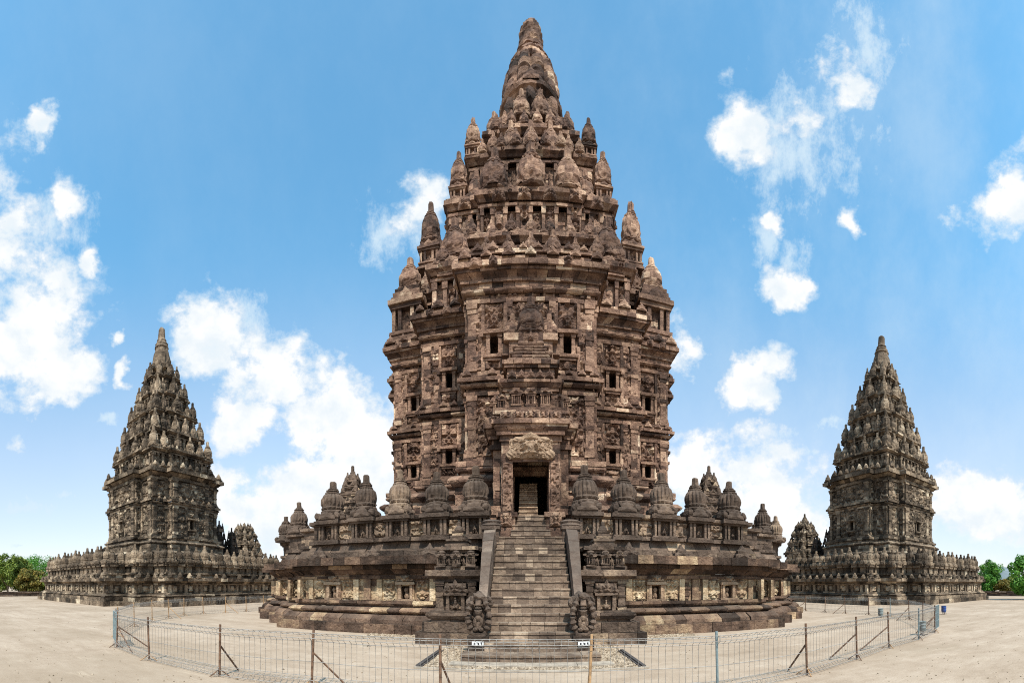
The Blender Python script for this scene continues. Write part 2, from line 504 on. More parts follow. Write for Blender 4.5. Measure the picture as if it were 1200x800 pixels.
        H[0, :] = H[-1, :] = -0.2
        H[:, 0] = H[:, -1] = -0.2
        D = H * amp
        vs = [(c[0] + u[0] * U[j, i] + n[0] * D[j, i], c[1] + u[1] * U[j, i] + n[1] * D[j, i], z0 + V[j, i])
              for j in range(nv + 1) for i in range(nu + 1)]
        fs = []
        k = nu + 1
        for j in range(nv):
            for i in range(nu):
                fs.append((j * k + i, j * k + i + 1, (j + 1) * k + i + 1, (j + 1) * k + i))
        o = len(s.v)
        s.v.extend(vs)
        s.f.extend([[q + o for q in f] for f in fs])
        base = s.tone() if tone is None else tone
        # each carved block of the panel keeps its own stone
        bw, bh = 0.55, 0.33
        tn = {}
        for j in range(nv):
            for i in range(nu):
                key = (int((U[j, i] + 50) / bw + (0.5 if int(V[j, i] / bh) % 2 else 0)), int(V[j, i] / bh))
                if key not in tn:
                    tn[key] = s.tone() if tone is None else min(1, max(0, tone + s.R.uniform(-0.12, 0.12)))
                s.t.append(tn[key])

    def leaf(s, c, u, n, w, h, z0, d=0.12, lean=0.0, tone=None):
        """antefix: pointed carved leaf standing on a ledge, with thickness"""
        pts = [(-0.5, 0), (-0.5, 0.28), (-0.33, 0.36), (-0.36, 0.55), (-0.16, 0.68), (0, 1.0), (0.16, 0.68), (0.36, 0.55), (0.33, 0.36), (0.5, 0.28), (0.5, 0)]
        R = s.R.uniform
        vs = []
        for (a, b) in pts:
            a += R(-0.03, 0.03)
            b *= R(0.94, 1.04)
            for k in (d, -d * 0.5):
                vs.append((c[0] + u[0] * a * w + n[0] * (k - lean * b), c[1] + u[1] * a * w + n[1] * (k - lean * b), z0 + b * h))
        m = len(pts)
        ctr = [(0, 0.22, 1.7), (0, 0.52, 1.9)]
        for (a, b, k) in ctr:
            vs.append((c[0] + n[0] * (d * k - lean * b), c[1] + n[1] * (d * k - lean * b), z0 + b * h))
        A, B = 2 * m, 2 * m + 1
        fs = []
        for i in range(m - 1):
            fs.append((2 * i, 2 * i + 1, 2 * i + 3, 2 * i + 2))
            hub = B if 2 <= i <= 7 else A
            fs.append((2 * i, 2 * (i + 1), hub))
        fs.append((4, A, B))
        fs.append((16, B, A))
        fs.append((0, A, 20))
        fs.append(tuple(2 * i + 1 for i in range(m)))
        s.add(vs, fs, tone)

    def mesh(s, name, mat, smooth=False):
        me = bpy.data.meshes.new(name)
        V = np.asarray(s.v, np.float32).reshape(-1, 3)
        ln = np.fromiter((len(f) for f in s.f), np.int32, len(s.f))
        idx = np.fromiter((i for f in s.f for i in f), np.int32, int(ln.sum()))
        me.vertices.add(len(V))
        me.vertices.foreach_set('co', V.ravel())
        me.loops.add(len(idx))
        me.loops.foreach_set('vertex_index', idx)
        me.polygons.add(len(ln))
        st = np.zeros(len(ln), np.int32)
        st[1:] = np.cumsum(ln)[:-1]
        me.polygons.foreach_set('loop_start', st)
        me.polygons.foreach_set('loop_total', ln)
        me.polygons.foreach_set('use_smooth', np.full(len(ln), smooth, bool))
        me.update(calc_edges=True)
        me.validate()
        at = me.attributes.new('tone', 'FLOAT', 'FACE')
        if len(at.data) == len(s.t):
            at.data.foreach_set('value', np.asarray(s.t, np.float32))
        me.materials.append(mat)
        return me

    def build(s, name, mat, parent=None, loc=(0, 0, 0), rz=0.0, smooth=False):
        return obj(name, s.mesh(name, mat, smooth), parent, loc, rz)


def obj(name, me, parent=None, loc=(0, 0, 0), rz=0.0, scale=None):
    o = bpy.data.objects.new(name, me)
    COL.objects.link(o)
    o.location = loc
    o.rotation_euler = (0, 0, rz)
    if scale is not None:
        o.scale = scale if isinstance(scale, (tuple, list)) else (scale,) * 3
    if parent is not None:
        o.parent = parent
    return o


def tag(o, label=None, cat=None, group=None, kind=None):
    for k, v in (('label', label), ('category', cat), ('group', group), ('kind', kind)):
        if v:
            o[k] = v
    return o


def thing(name, label, cat, loc=(0, 0, 0), rz=0.0, group=None):
    o = obj(name, None, None, loc, rz)
    o.empty_display_size = 0.5
    return tag(o, label, cat, group)


def pix(x, r, z=0.0):
    """a place on the ground: bearing read as panorama column, range in metres"""
    a = (x - X0) / F
    return (r * math.sin(a), r * math.cos(a), z)


# ------------------------------------------------------------------ plans and masonry
def sym_plan(w, front, side, back=None):
    """redented square: front/side/back = bays from the inside out [(reach, half width) ...], widest first"""
    back = back or side

    def quarter(bays):
        pts = []
        lim = w
        cur = None
        seq = []
        for (a, h) in bays:
            seq.append((a, h))
        return seq
    P = []

    def side_pts(bays):
        # returns points along the side from its start corner to its end corner in (along, out)
        L = [(-w, w)]
        out = w
        for (a, h) in bays:
            L += [(-h, out), (-h, a)]
            out = a
        for (a, h), nxt in zip(reversed(bays), list(reversed([w] + [b[0] for b in bays[:-1]]))):
            L += [(h, a), (h, nxt)]
        return L
    for (al, ou) in side_pts(front):
        P.append((al, -ou))
    for (al, ou) in side_pts(side):
        P.append((ou, al))
    for (al, ou) in side_pts(back):
        P.append((-al, ou))
    for (al, ou) in side_pts(side):
        P.append((-ou, -al))
    return P


def rect(x0, x1, y0, y1):
    return [(x0, y0), (x1, y0), (x1, y1), (x0, y1)]


def edges(plan):
    m = len(plan)
    for i in range(m):
        p, q = plan[i], plan[(i + 1) % m]
        L = math.hypot(q[0] - p[0], q[1] - p[1])
        u = ((q[0] - p[0]) / L, (q[1] - p[1]) / L)
        yield i, p, q, L, u, (u[1], -u[0])


def masonry(mb, plan, groups, blk=(0.4, 0.8), jit=0.018, core=0.08, holes=(), cap=True, drop=0.012, chip=0.012, skip=(), bias=None):
    """courses of separate blocks round a plan; groups = courses, each a list of (z, offset)
       holes = (edge, centre along, width, z0, z1)"""
    E = list(edges(plan))
    m = len(E)
    R = mb.R
    for (i, p, q, L, u, n) in E:
        if i in skip:
            continue
        npv = E[(i - 1) % m][5]
        nnx = E[(i + 1) % m][5]
        for g in groups:
            zm = (g[0][0] + g[-1][0]) / 2
            cuts = sorted((h[1] - h[2] / 2, h[1] + h[2] / 2) for h in holes if h[0] == i and h[3] - 0.02 <= zm <= h[4] + 0.02)
            spans = []
            a = 0.0
            for (c0, c1) in cuts:
                spans.append((a, c0))
                a = c1
            spans.append((a, L))
            for (s0, s1) in spans:
                if s1 - s0 < 0.02:
                    continue
                t = s0
                bounds = [s0]
                while True:
                    t += R.uniform(*blk)
                    if t > s1 - blk[0] * 0.6:
                        break
                    bounds.append(t)
                bounds.append(s1)
                for b0, b1 in zip(bounds[:-1], bounds[1:]):
                    gone = R.random() < drop
                    dj = -core * 0.8 if gone else R.uniform(-jit, jit)
                    gap = 0.005
                    outer, inner = [], []
                    k = len(g)
                    for (bb, sg) in ((b0, 1), (b1, -1)):
                        tt = min(max(bb + sg * gap, 0), L) / L if 0 < bb < L else bb / L
                        for (z, o) in g:
                            for (lst, off, jj) in ((outer, o + dj, chip), (inner, o - core, 0)):
                                ax, ay = p[0] + npv[0] * o + n[0] * off, p[1] + npv[1] * o + n[1] * off
                                bx, by = q[0] + nnx[0] * o + n[0] * off, q[1] + nnx[1] * o + n[1] * off
                                lst.append((ax + (bx - ax) * tt + R.uniform(-jj, jj), ay + (by - ay) * tt + R.uniform(-jj, jj), z + R.uniform(-jj, jj) * 0.7))
                    vs = outer + inner
                    fs = []
                    for a_ in range(k - 1):
                        fs.append((a_, k + a_, k + a_ + 1, a_ + 1))
                        fs.append((a_, a_ + 1, 2 * k + a_ + 1, 2 * k + a_))
                        fs.append((k + a_, 3 * k + a_, 3 * k + a_ + 1, k + a_ + 1))
                        fs.append((2 * k + a_, 2 * k + a_ + 1, 3 * k + a_ + 1, 3 * k + a_))
                    fs.append((0, 2 * k, 3 * k, k))
                    fs.append((k - 1, 2 * k - 1, 4 * k - 1, 3 * k - 1))
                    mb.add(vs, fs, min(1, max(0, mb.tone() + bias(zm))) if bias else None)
    if cap:
        z, o = groups[-1][-1]
        o -= core * 0.5
        vs = []
        for i in range(m):
            n1, n2 = E[(i - 1) % m][5], E[i][5]
            vs.append((plan[i][0] + (n1[0] + n2[0]) * o, plan[i][1] + (n1[1] + n2[1]) * o, z - 0.02))
        mb.add(vs, [tuple(range(m))], 0.3)


def courses(z0, z1, h=0.3, off=0.0):
    k = max(1, round((z1 - z0) / h))
    zs = [z0 + (z1 - z0) * i / k for i in range(k + 1)]
    return [[(a, off), (b, off)] for a, b in zip(zs[:-1], zs[1:])]


def torus(z0, z1, off, bulge, n=5):
    return [[(z0 + (z1 - z0) * i / n, off + bulge * math.sin(math.pi * i / n)) for i in range(n + 1)]]


def step(z0, z1, off):
    return [[(z0, off), (z1, off)]]


def pilaster(mb, c, u, n, w, z0, z1, d=0.13):
    h = z1 - z0
    mb.obox(c, u, n, w * 1.3, d * 1.5, z0, z0 + 0.09 * h)
    mb.obox(c, u, n, w * 1.15, d * 1.25, z0 + 0.09 * h, z0 + 0.15 * h)
    k = 3
    for i in range(k):
        mb.obox(c, u, n, w, d, z0 + h * (0.15 + 0.70 * i / k), z0 + h * (0.15 + 0.70 * (i + 1) / k) - 0.005)
    mb.obox(c, u, n, w * 1.12, d * 1.3, z0 + 0.46 * h, z0 + 0.52 * h)
    mb.obox(c, u, n, w * 1.15, d * 1.25, z0 + 0.85 * h, z0 + 0.92 * h)
    mb.obox(c, u, n, w * 1.35, d * 1.6, z0 + 0.92 * h, z0 + h)


def leaf_row(mb, plan, z, off, w, h, every, d=0.1, only=None, lean=0.05):
    E = list(edges(plan))
    m = len(E)
    for (i, p, q, L, u, n) in E:
        if only and not only(n, p, q):
            continue
        n1, n2 = E[(i - 1) % m][5], E[(i + 1) % m][5]
        a = (p[0] + (n1[0] + n[0]) * off, p[1] + (n1[1] + n[1]) * off)
        b = (q[0] + (n2[0] + n[0]) * off, q[1] + (n2[1] + n[1]) * off)
        Lx = math.hypot(b[0] - a[0], b[1] - a[1])
        k = max(1, int(round(Lx / every)))
        for j in range(k):
            t = (j + 0.5) / k
            if mb.R.random() < 0.1:
                continue
            sc = mb.R.uniform(0.75, 1.1)
            mb.leaf((a[0] + (b[0] - a[0]) * t, a[1] + (b[1] - a[1]) * t), u, n, w * sc, h * sc, z, d, lean)


def niche_mesh(name, w, h, mat, seed, deep=0.8, d=0.16):
    """framed window niche: local x along the wall, -y outwards, z up from sill"""
    mb = MB(seed)
    u, n = (1, 0), (0, -1)
    for sx in (-1, 1):
        cx = sx * (w / 2 + 0.09)
        mb.obox((cx, 0), u, n, 0.16, d, 0.1 * h, h * 0.86, 0.55)
        mb.obox((cx, 0), u, n, 0.22, d * 1.3, 0, 0.1 * h, 0.5)
        mb.obox((cx, 0), u, n, 0.22, d * 1.3, 0.86 * h, h, 0.5)
    mb.obox((0, 0), u, n, w + 0.62, d * 1.7, -0.13, 0, 0.5)
    mb.obox((0, 0), u, n, w + 0.44, d * 1.3, -0.25, -0.13, 0.42)
    mb.obox((0, 0), u, n, w + 0.60, d * 1.9, h, h + 0.14, 0.55)
    mb.obox((0, 0), u, n, w + 0.48, d * 1.4, h + 0.14, h + 0.22, 0.4)
    mb.relief((0, 0), u, n, w + 0.66, h * 0.62, h + 0.22, 0.26, 0.05, 0.2, seed, 'face')
    mb.leaf((0, 0), u, n, w * 0.8, h * 0.32, h + 0.22 + h * 0.5, 0.12)
    # reveal of the opening
    a, b = -w / 2, w / 2
    vs = [(a, 0.02, 0), (b, 0.02, 0), (b, 0.02, h), (a, 0.02, h), (a, deep, 0), (b, deep, 0), (b, deep, h), (a, deep, h)]
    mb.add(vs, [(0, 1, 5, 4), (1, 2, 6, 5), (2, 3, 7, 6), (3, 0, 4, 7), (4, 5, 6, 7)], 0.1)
    return mb.mesh(name, mat)


def wall_rz(n):
    """rotation that turns local -y to the wall's outward normal"""
    return math.atan2(n[1], n[0]) + math.pi / 2


def storey(mb, plan, z0, z1, seed, niches, holes, nw=0.5, nh=0.8, res=0.075, pw=0.38, amp=0.2, special=None, dep=0.13, minniche=1.9):
    """carved wall zone: pilasters at the ends of each wall, a niche in the middle, carved panels between"""
    R = mb.R
    for (i, p, q, L, u, n) in edges(plan):
        at = lambda t: (p[0] + u[0] * t, p[1] + u[1] * t)
        if L < 0.5:
            continue
        stops = [0.03]
        centres = []
        if special and i in special:
            centres = special[i]
        elif L > minniche:
            centres = [L / 2]
        ww = min(pw, L * 0.2)
        hz = z0 + (z1 - z0) * 0.22
        cutw = nw / 2 + 0.28
        seg_ = [0.05] + sum([[c - cutw, c + cutw] for c in centres], []) + [L - 0.05]
        for a, b in zip(seg_[0::2], seg_[1::2]):
            if b - a > 0.2:
                mb.relief(at((a + b) / 2), u, n, b - a, z1 - z0, z0, amp * 0.8, res, R.uniform(0.2, 0.3), R.randrange(999))
        for c in centres:
            mb.relief(at(c), u, n, cutw * 2, hz - 0.2 - z0, z0, amp * 1.1, res, 0.22, R.randrange(999))
            for sg in (-1, 1):
                t = c + sg * (cutw + 0.06)
                mb.obox(at(t), u, n, 0.17, dep * R.uniform(0.8, 1.3), z0, z0 + (z1 - z0) * R.uniform(0.3, 0.5))
                mb.obox(at(t + sg * 0.03), u, n, 0.24, dep * 1.4, hz + nh * 0.9, hz + nh * 1.25)
                mb.obox(at(t), u, n, 0.16, dep * R.uniform(0.9, 1.2), hz + nh * 1.25, z1 - 0.05)
        for t in (ww * 0.6, L - ww * 0.6):
            pilaster(mb, at(t), u, n, ww, z0, z1, dep)
        if L > 2.2:
            for c in centres:
                for sg in (-1, 1):
                    t = c + sg * (nw / 2 + 0.52)
                    if ww * 1.5 < t < L - ww * 1.5:
                        pilaster(mb, at(t), u, n, ww * 0.6, z0, z1, dep * 0.7)
        hz0 = z0 + (z1 - z0) * 0.22
        for c in centres:
            holes.append((i, c, nw, hz0 + 0.05, hz0 + nh - 0.05))
            niches.append((at(c), hz0, wall_rz(n)))
            mb.relief(at(c), u, n, nw + 0.55, z1 - (hz0 + nh + 0.75), hz0 + nh + 0.75, amp * 1.2, res, 0.22, R.randrange(999))
        # panels
        marks = [ww * 1.25] + sum([[c - nw / 2 - 0.34, c + nw / 2 + 0.34] for c in centres], []) + [L - ww * 1.25]
        for a, b in zip(marks[0::2], marks[1::2]):
            if b - a > 0.16:
                z = z0 + 0.1
                while z < z1 - 0.25:
                    hh = min(R.uniform(0.8, 1.4), z1 - z)
                    mb.relief(at((a + b) / 2), u, n, b - a, hh - 0.06, z, amp, res, R.uniform(0.2, 0.32), R.randrange(999))
                    z += hh


# ------------------------------------------------------------------ finials
def rail_finial_mesh(name, mat, seed, R=0.53, H=1.62, seg=64, ribn=16, broken=2.0):
    """ribbed bell on a carved block with a neck and a stone peg"""
    mb = MB(seed)
    b = R * 1.0
    mb.box(-b, b, -b, b, 0.0, 0.12, 0.35)
    for k in range(4):
        a = k * math.pi / 2
        u = (math.cos(a), math.sin(a))
        n = (u[1], -u[0])
        mb.leaf((n[0] * b * 0.92, n[1] * b * 0.92), u, n, b * 1.5, 0.52, 0.08, 0.09, 0.12, 0.4)
        c = ((u[0] + n[0]) * b * 0.86, (u[1] + n[1]) * b * 0.86)
        mb.blob((c[0], c[1], 0.24), (0.15, 0.15, 0.17), seed + k, 0.3, 8, 6, 0.35)
    mb.box(-b * 0.82, b * 0.82, -b * 0.82, b * 0.82, 0.1, 0.36, 0.3)
    z0 = 0.34
    T = [(0, .82, 0), (.04, .98, .04), (.09, 1.0, .05), (.12, .9, 0), (.13, .82, 0), (.15, .93, .06), (.19, .99, .09), (.21, .90, 0), (.23, .90, .07), (.30, .985, .13), (.38, 1.0, .15),
         (.46, .96, .15), (.53, .86, .14), (.58, .72, .12), (.615, .58, .05), (.62, .62, 0), (.655, .60, 0), (.66, .48, 0), (.69, .46, 0), (.695, .54, 0), (.73, .53, 0), (.735, .38, 0), (.75, .36, 0),
         (.755, .42, 0), (.78, .40, 0), (.785, .27, 0), (.96, .25, 0), (.985, .22, 0), (1.0, .12, 0)]
    T = [q for q in T if q[0] <= broken]
    mb.lathe([(z0 + t * H, r * R) for t, r, a in T], seg, rib=[a for t, r, a in T], ribn=ribn, noise=0.028 * R / 0.5, seed=seed, tone=0.45)
    return mb.mesh(name, mat)


def roof_finial_mesh(name, mat, seed, seg=40, ribn=12, noise=0.05, rings=True):
    """unit height, radius 0.26: weathered ribbed jar with a domed shoulder and a peg"""
    mb = MB(seed)
    R = 0.26
    T = [(0, 1.0, 0), (.03, 1.10, 0), (.06, 1.04, 0), (.065, .82, 0), (.085, .82, 0), (.09, 1.0, .08), (.13, 1.06, .10), (.14, .90, 0), (.155, .92, .06), (.18, .96, .07), (.21, .98, .08), (.245, 1.0, .08), (.28, 1.02, .08), (.32, 1.02, .08), (.36, 1.02, .08), (.40, 1.0, .08), (.44, .97, .08), (.48, .93, .08), (.52, .88, .07), (.55, .82, .07), (.58, .74, .06),
         (.61, .62, .05), (.615, .68, 0), (.645, .66, 0), (.65, .52, 0), (.675, .48, 0), (.68, .56, 0), (.705, .53, 0), (.71, .40, 0), (.73, .37, 0), (.735, .43, 0), (.755, .40, 0), (.76, .29, 0), (.95, .26, 0), (.985, .2, 0), (1.0, .1, 0)]
    mb.lathe([(t, r * R) for t, r, a in T], seg, rib=[a for t, r, a in T], ribn=ribn, noise=noise * R, seed=seed, tone=0.5, carve=0.07 * R)
    # its stones differ: each course of the jar in blocks
    vals = {}
    for i in range((len(T) - 1) * seg):
        key = (i // seg // 4, (i % seg + (i // seg // 4 % 2) * 4) // max(1, seg // 5))
        mb.t[i] = vals.setdefault(key, mb.tone())
    for k in range(4):
        a = k * math.pi / 2 + 0.78 * (seed % 2)
        u = (math.cos(a), math.sin(a))
        n = (u[1], -u[0])
        mb.leaf((n[0] * R * 1.0, n[1] * R * 1.0), u, n, 0.2, 0.13, 0.03, 0.03, 0.01, 0.55)
    return mb.mesh(name, mat)


def turret(mb, cx, cy, z0, w, h, tone=None):
    """little open-pillared shrine that carries a corner finial"""
    h_ = lambda a: z0 + a * h
    B = lambda k, a, b, t=None: mb.box(cx - w * k / 2, cx + w * k / 2, cy - w * k / 2, cy + w * k / 2, h_(a), h_(b), t, 0.02)
    B(1.12, 0, .09)
    B(0.98, .09, .18)
    B(1.04, .18, .24)
    B(0.60, .24, .62, 0.25)
    for sx in (-1, 1):
        for sy in (-1, 1):
            for k in (0.40, 0.2):
                for (a, b) in ((sx * 0.40, sy * k), (sx * k, sy * 0.40)):
                    px, py = cx + a * w, cy + b * w
                    ww = w * 0.055
                    mb.box(px - ww, px + ww, py - ww, py + ww, h_(.24), h_(.62), None, 0.012)
    B(1.0, .62, .69)
    B(1.12, .69, .77)
    B(0.95, .77, .84)
    for k in range(4):
        a = k * math.pi / 2
        u = (math.cos(a), math.sin(a))
        n = (u[1], -u[0])
        mb.leaf((cx + n[0] * w * .5, cy + n[1] * w * .5), u, n, w * 0.45, h * 0.2, h_(.77), 0.07, 0.05)
        mb.relief((cx + n[0] * w * .3, cy + n[1] * w * .3), u, n, w * 0.3, h * 0.36, h_(.25), 0.12, 0.06, 0.15, mb.R.randrange(99), 'figure')
    B(0.86, .84, .92)
    B(0.76, .92, 1.0)


def roof_tier(mb, plan, z0, z1, pil=0.75, rec=0.26, res=0.09, leafh=0.42, blk=(0.4, 0.8), cap=True, slab=0.5, k=1.0, bold=False):
    """one storey of the roof: foot mouldings, pillared wall, heavy cornice with antefixes"""
    zc = z1 - 1.05 * k
    zf = z0 + 0.55 * k
    G = step(z0, z0 + 0.2 * k, 0.22) + torus(z0 + 0.2 * k, z0 + 0.38 * k, 0.08, 0.1, 4) + step(z0 + 0.38 * k, zf, 0.14)
    G += courses(zf, zc, 0.3, -rec)
    G += step(zc, zc + 0.18 * k, 0.10) + step(zc + 0.18 * k, zc + 0.34 * k, -0.02)
    G += [[(zc + 0.34 * k, 0.12), (zc + 0.48 * k, 0.22), (zc + 0.58 * k, 0.38)]]
    G += step(zc + 0.58 * k, zc + 0.90 * k, slab) + step(zc + 0.90 * k, z1, slab - 0.12)
    masonry(mb, plan, G, blk, 0.025, 0.09, drop=0.03, chip=0.02, cap=cap)
    R = mb.R
    for (i, p, q, L, u, n) in edges(plan):
        kk = max(2, int(round(L / pil)))
        if L < 0.5:
            continue
        for j in range(kk + 1):
            t = min(max(L * j / kk, 0.14), L - 0.14)
            c = (p[0] + u[0] * t - n[0] * rec, p[1] + u[1] * t - n[1] * rec)
            w = R.uniform(0.18, 0.26)
            mb.obox(c, u, n, w, rec + 0.02, zf, zc)
            mb.obox(c, u, n, w * 1.35, rec + 0.07, zf, zf + (zc - zf) * 0.18)
            mb.obox(c, u, n, w * 1.35, rec + 0.07, zc - (zc - zf) * 0.2, zc)
            if bold and j < kk and j % 2 == 1:
                t = L * (j + 0.5) / kk
                c = (p[0] + u[0] * t - n[0] * rec, p[1] + u[1] * t - n[1] * rec)
                mb.obox(c, u, n, L / kk * 0.9, rec * 0.9, zf, zc)
                c = (p[0] + u[0] * t - n[0] * 0.04, p[1] + u[1] * t - n[1] * 0.04)
                mb.relief(c, u, n, L / kk * 0.8, zc - zf, zf, 0.26, res, 0.2, R.randrange(999), 'leaf')
                mb.relief((c[0] + n[0] * slab, c[1] + n[1] * slab), u, n, 0.9, 0.75, zc + 0.2, 0.25, 0.07, 0.18, R.randrange(999), 'face')
            elif j < kk and R.random() < 0.72:
                t = L * (j + 0.5) / kk
                c = (p[0] + u[0] * t - n[0] * rec, p[1] + u[1] * t - n[1] * rec)
                mb.relief(c, u, n, L / kk * 0.66, (zc - zf) * 0.96, zf, R.uniform(0.1, 0.24), res, 0.18, R.randrange(999), R.choice(('figure', 'leaf', 'leaf')))
    leaf_row(mb, plan, zc + 0.88 * k, slab - 0.16, 0.55 * k, leafh, 0.85 * k, 0.09)
    # carved masks on the face of the cornice
    for (i, p, q, L, u, n) in edges(plan):
        kk = int(L / 1.15)
        for j in range(kk):
            if R.random() < 0.75:
                t = L * (j + 0.5) / kk
                c = (p[0] + u[0] * t + n[0] * (slab - 0.13), p[1] + u[1] * t + n[1] * (slab - 0.13))
                mb.relief(c, u, n, 0.62, 0.42 * k, zc + 0.5 * k, 0.2, 0.07, 0.15, R.randrange(999), 'face')


FIN_RAIL = [rail_finial_mesh('balustrade_finial', M_FIN, 11), rail_finial_mesh('balustrade_finial', M_FIN, 52, 0.54, 1.52), rail_finial_mesh('balustrade_finial', M_FIN, 71, 0.50, 1.66), rail_finial_mesh('balustrade_finial', M_FIN, 23, 0.51, 1.6), rail_finial_mesh('balustrade_finial', M_FIN, 37, 0.55, 1.58)]
FIN_ROOF = [roof_finial_mesh('roof_finial', M_ROOFFIN, s, noise=q) for s, q in ((3, 0.05), (8, 0.08), (15, 0.10), (21, 0.06))]
FIN_GREY = [roof_finial_mesh('roof_finial', M_GREYFIN, s, 20, 9, 0.08) for s in (5, 9, 13)]

FIN_GRAIL = [rail_finial_mesh('balustrade_finial', M_GREYFIN, s, 0.42, 1.42, 32, 10) for s in (41, 47, 53)] + [rail_finial_mesh('balustrade_finial', M_GREYFIN, 59, 0.40, 1.36, 32, 10, 0.7)]

# ------------------------------------------------------------------ the main temple
TY = 32.0
temple = thing('temple', 'tallest central stone temple with front staircase and dark doorway behind the wire fence', 'temple', (0, TY, 0))


def build_platform():
    mb = MB(101)
    w = 13.5
    plan = sym_plan(w, [(15.0, 11.6), (16.5, 10.0)], [(15.0, 11.6), (16.5, 10.0)])
    G = step(0, 0.40, 0.98) + [[(0.40, 0.80), (0.56, 0.78), (0.74, 0.62)]]
    G += torus(0.76, 1.03, 0.42, 0.17, 6) + step(1.03, 1.10, 0.22) + [[(1.10, 0.30), (1.18, 0.36), (1.30, 0.34)]]
    wall = courses(1.30, 2.22, 0.31, 0.0)
    G2 = step(2.22, 2.33, 0.14) + step(2.33, 2.42, 0.05) + [[(2.42, 0.14), (2.5, 0.2), (2.62, 0.33)]] + step(2.62, 2.80, 0.42) + step(2.80, 3.13, 0.80)
    holes = [(i, L / 2, 4.6, 0.0, 3.2) for (i, p, q, L, u, n) in edges(plan) if L > 19]
    E = list(edges(plan))
    frontedge = [e for e in E if e[5][1] < -0.9 and e[3] > 19][0]
    # lion niches of the front wall
    spots = []
    for (i, p, q, L, u, n) in E:
        if L > 19:
            spots += [(i, L / 2 + sx) for sx in (-8.5, -5.1, 5.1, 8.5)]
        elif L > 1.3:
            spots.append((i, L / 2))
    nh = [(i, t, 0.36, 1.30, 2.0) for (i, t) in spots]
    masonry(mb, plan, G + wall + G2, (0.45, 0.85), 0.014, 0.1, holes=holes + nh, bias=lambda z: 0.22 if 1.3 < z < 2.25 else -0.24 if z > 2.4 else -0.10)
    # carved panel zone
    dc = {e[0]: e for e in E}
    nic = MB(55)
    for (i, p, q, L, u, n) in E:
        if L < 1.0:
            continue
        at = lambda t: (p[0] + u[0] * t, p[1] + u[1] * t)
        own = [t for (k, t) in spots if k == i]
        busy = list(own)
        t = 0.3
        for c in own:
            for sg in (-1, 1):
                tt = c + sg * 0.72
                mb.relief(at(tt), u, n, 0.56, 0.86, 1.33, 0.12, 0.05, 0.15, mb.R.randrange(5), 'leaf', tone=mb.R.uniform(0.72, 0.9))
                mb.obox(at(c + sg * 0.30), u, n, 0.16, 0.09, 1.31, 2.0, 0.62)
                mb.obox(at(c + sg * 1.16), u, n, 0.24, 0.12, 1.31, 2.2, mb.R.uniform(0.6, 0.95))
        # pilasters and turned balusters in the intervals
        t = 0.22
        while t < L:
            if all(abs(t - c) > 1.36 for c in own) and not (L > 19 and abs(t - L / 2) < 2.6):
                if int(t / 0.36) % 2:
                    for kz in range(6):
                        z = 1.36 + kz * 0.14
                        mb.obox(at(t), u, n, 0.17 + 0.08 * (kz % 2), 0.07 + 0.05 * (kz % 2), z, z + 0.13, mb.R.uniform(0.3, 0.6))
                else:
                    mb.obox(at(t), u, n, 0.3, 0.11, 1.31, 2.2, mb.R.choice((0.6, 0.75, 0.97, 0.88, 0.5)))
            t += 0.37
    # irregular antefix stones and setback course on top of the slab
    E2 = [(1, 1)]
    o = mb.build('platform', M_PLAT, temple)
    # niches as parts
    me = MB(66)
    u, n = (1, 0), (0, -1)
    for sx in (-1, 1):
        me.obox((sx * 0.245, 0), u, n, 0.12, 0.12, 0.0, 0.60, 0.7)
    me.obox((0, 0), u, n, 0.86, 0.16, -0.12, 0.0, 0.5)
    me.obox((0, 0), u, n, 0.84, 0.20, 0.60, 0.72, 0.8)
    me.relief((0, 0), u, n, 0.84, 0.32, 0.70, 0.26, 0.045, 0.14, 4, 'face', 0.92)
    a, b, h, deep = -0.18, 0.18, 0.62, 0.5
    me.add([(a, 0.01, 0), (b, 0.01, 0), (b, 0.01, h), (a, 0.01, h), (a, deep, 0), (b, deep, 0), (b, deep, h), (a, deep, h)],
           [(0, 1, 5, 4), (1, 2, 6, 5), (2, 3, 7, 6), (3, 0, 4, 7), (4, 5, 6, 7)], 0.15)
    me.blob((0, 0.12, 0.16), (0.11, 0.09, 0.18), 3, 0.2, 10, 8, 0.5)
    me.blob((0, 0.07, 0.38), (0.10, 0.10, 0.10), 5, 0.3, 10, 8, 0.5)
    nm = me.mesh('niche', M_PALE)
    for (i, t) in spots:
        _, p, q, L, u, n = dc[i]
        if n[1] > 0.5:
            continue
        obj('niche', nm, o, (p[0] + u[0] * t, p[1] + u[1] * t, 1.37), wall_rz(n))
    return o


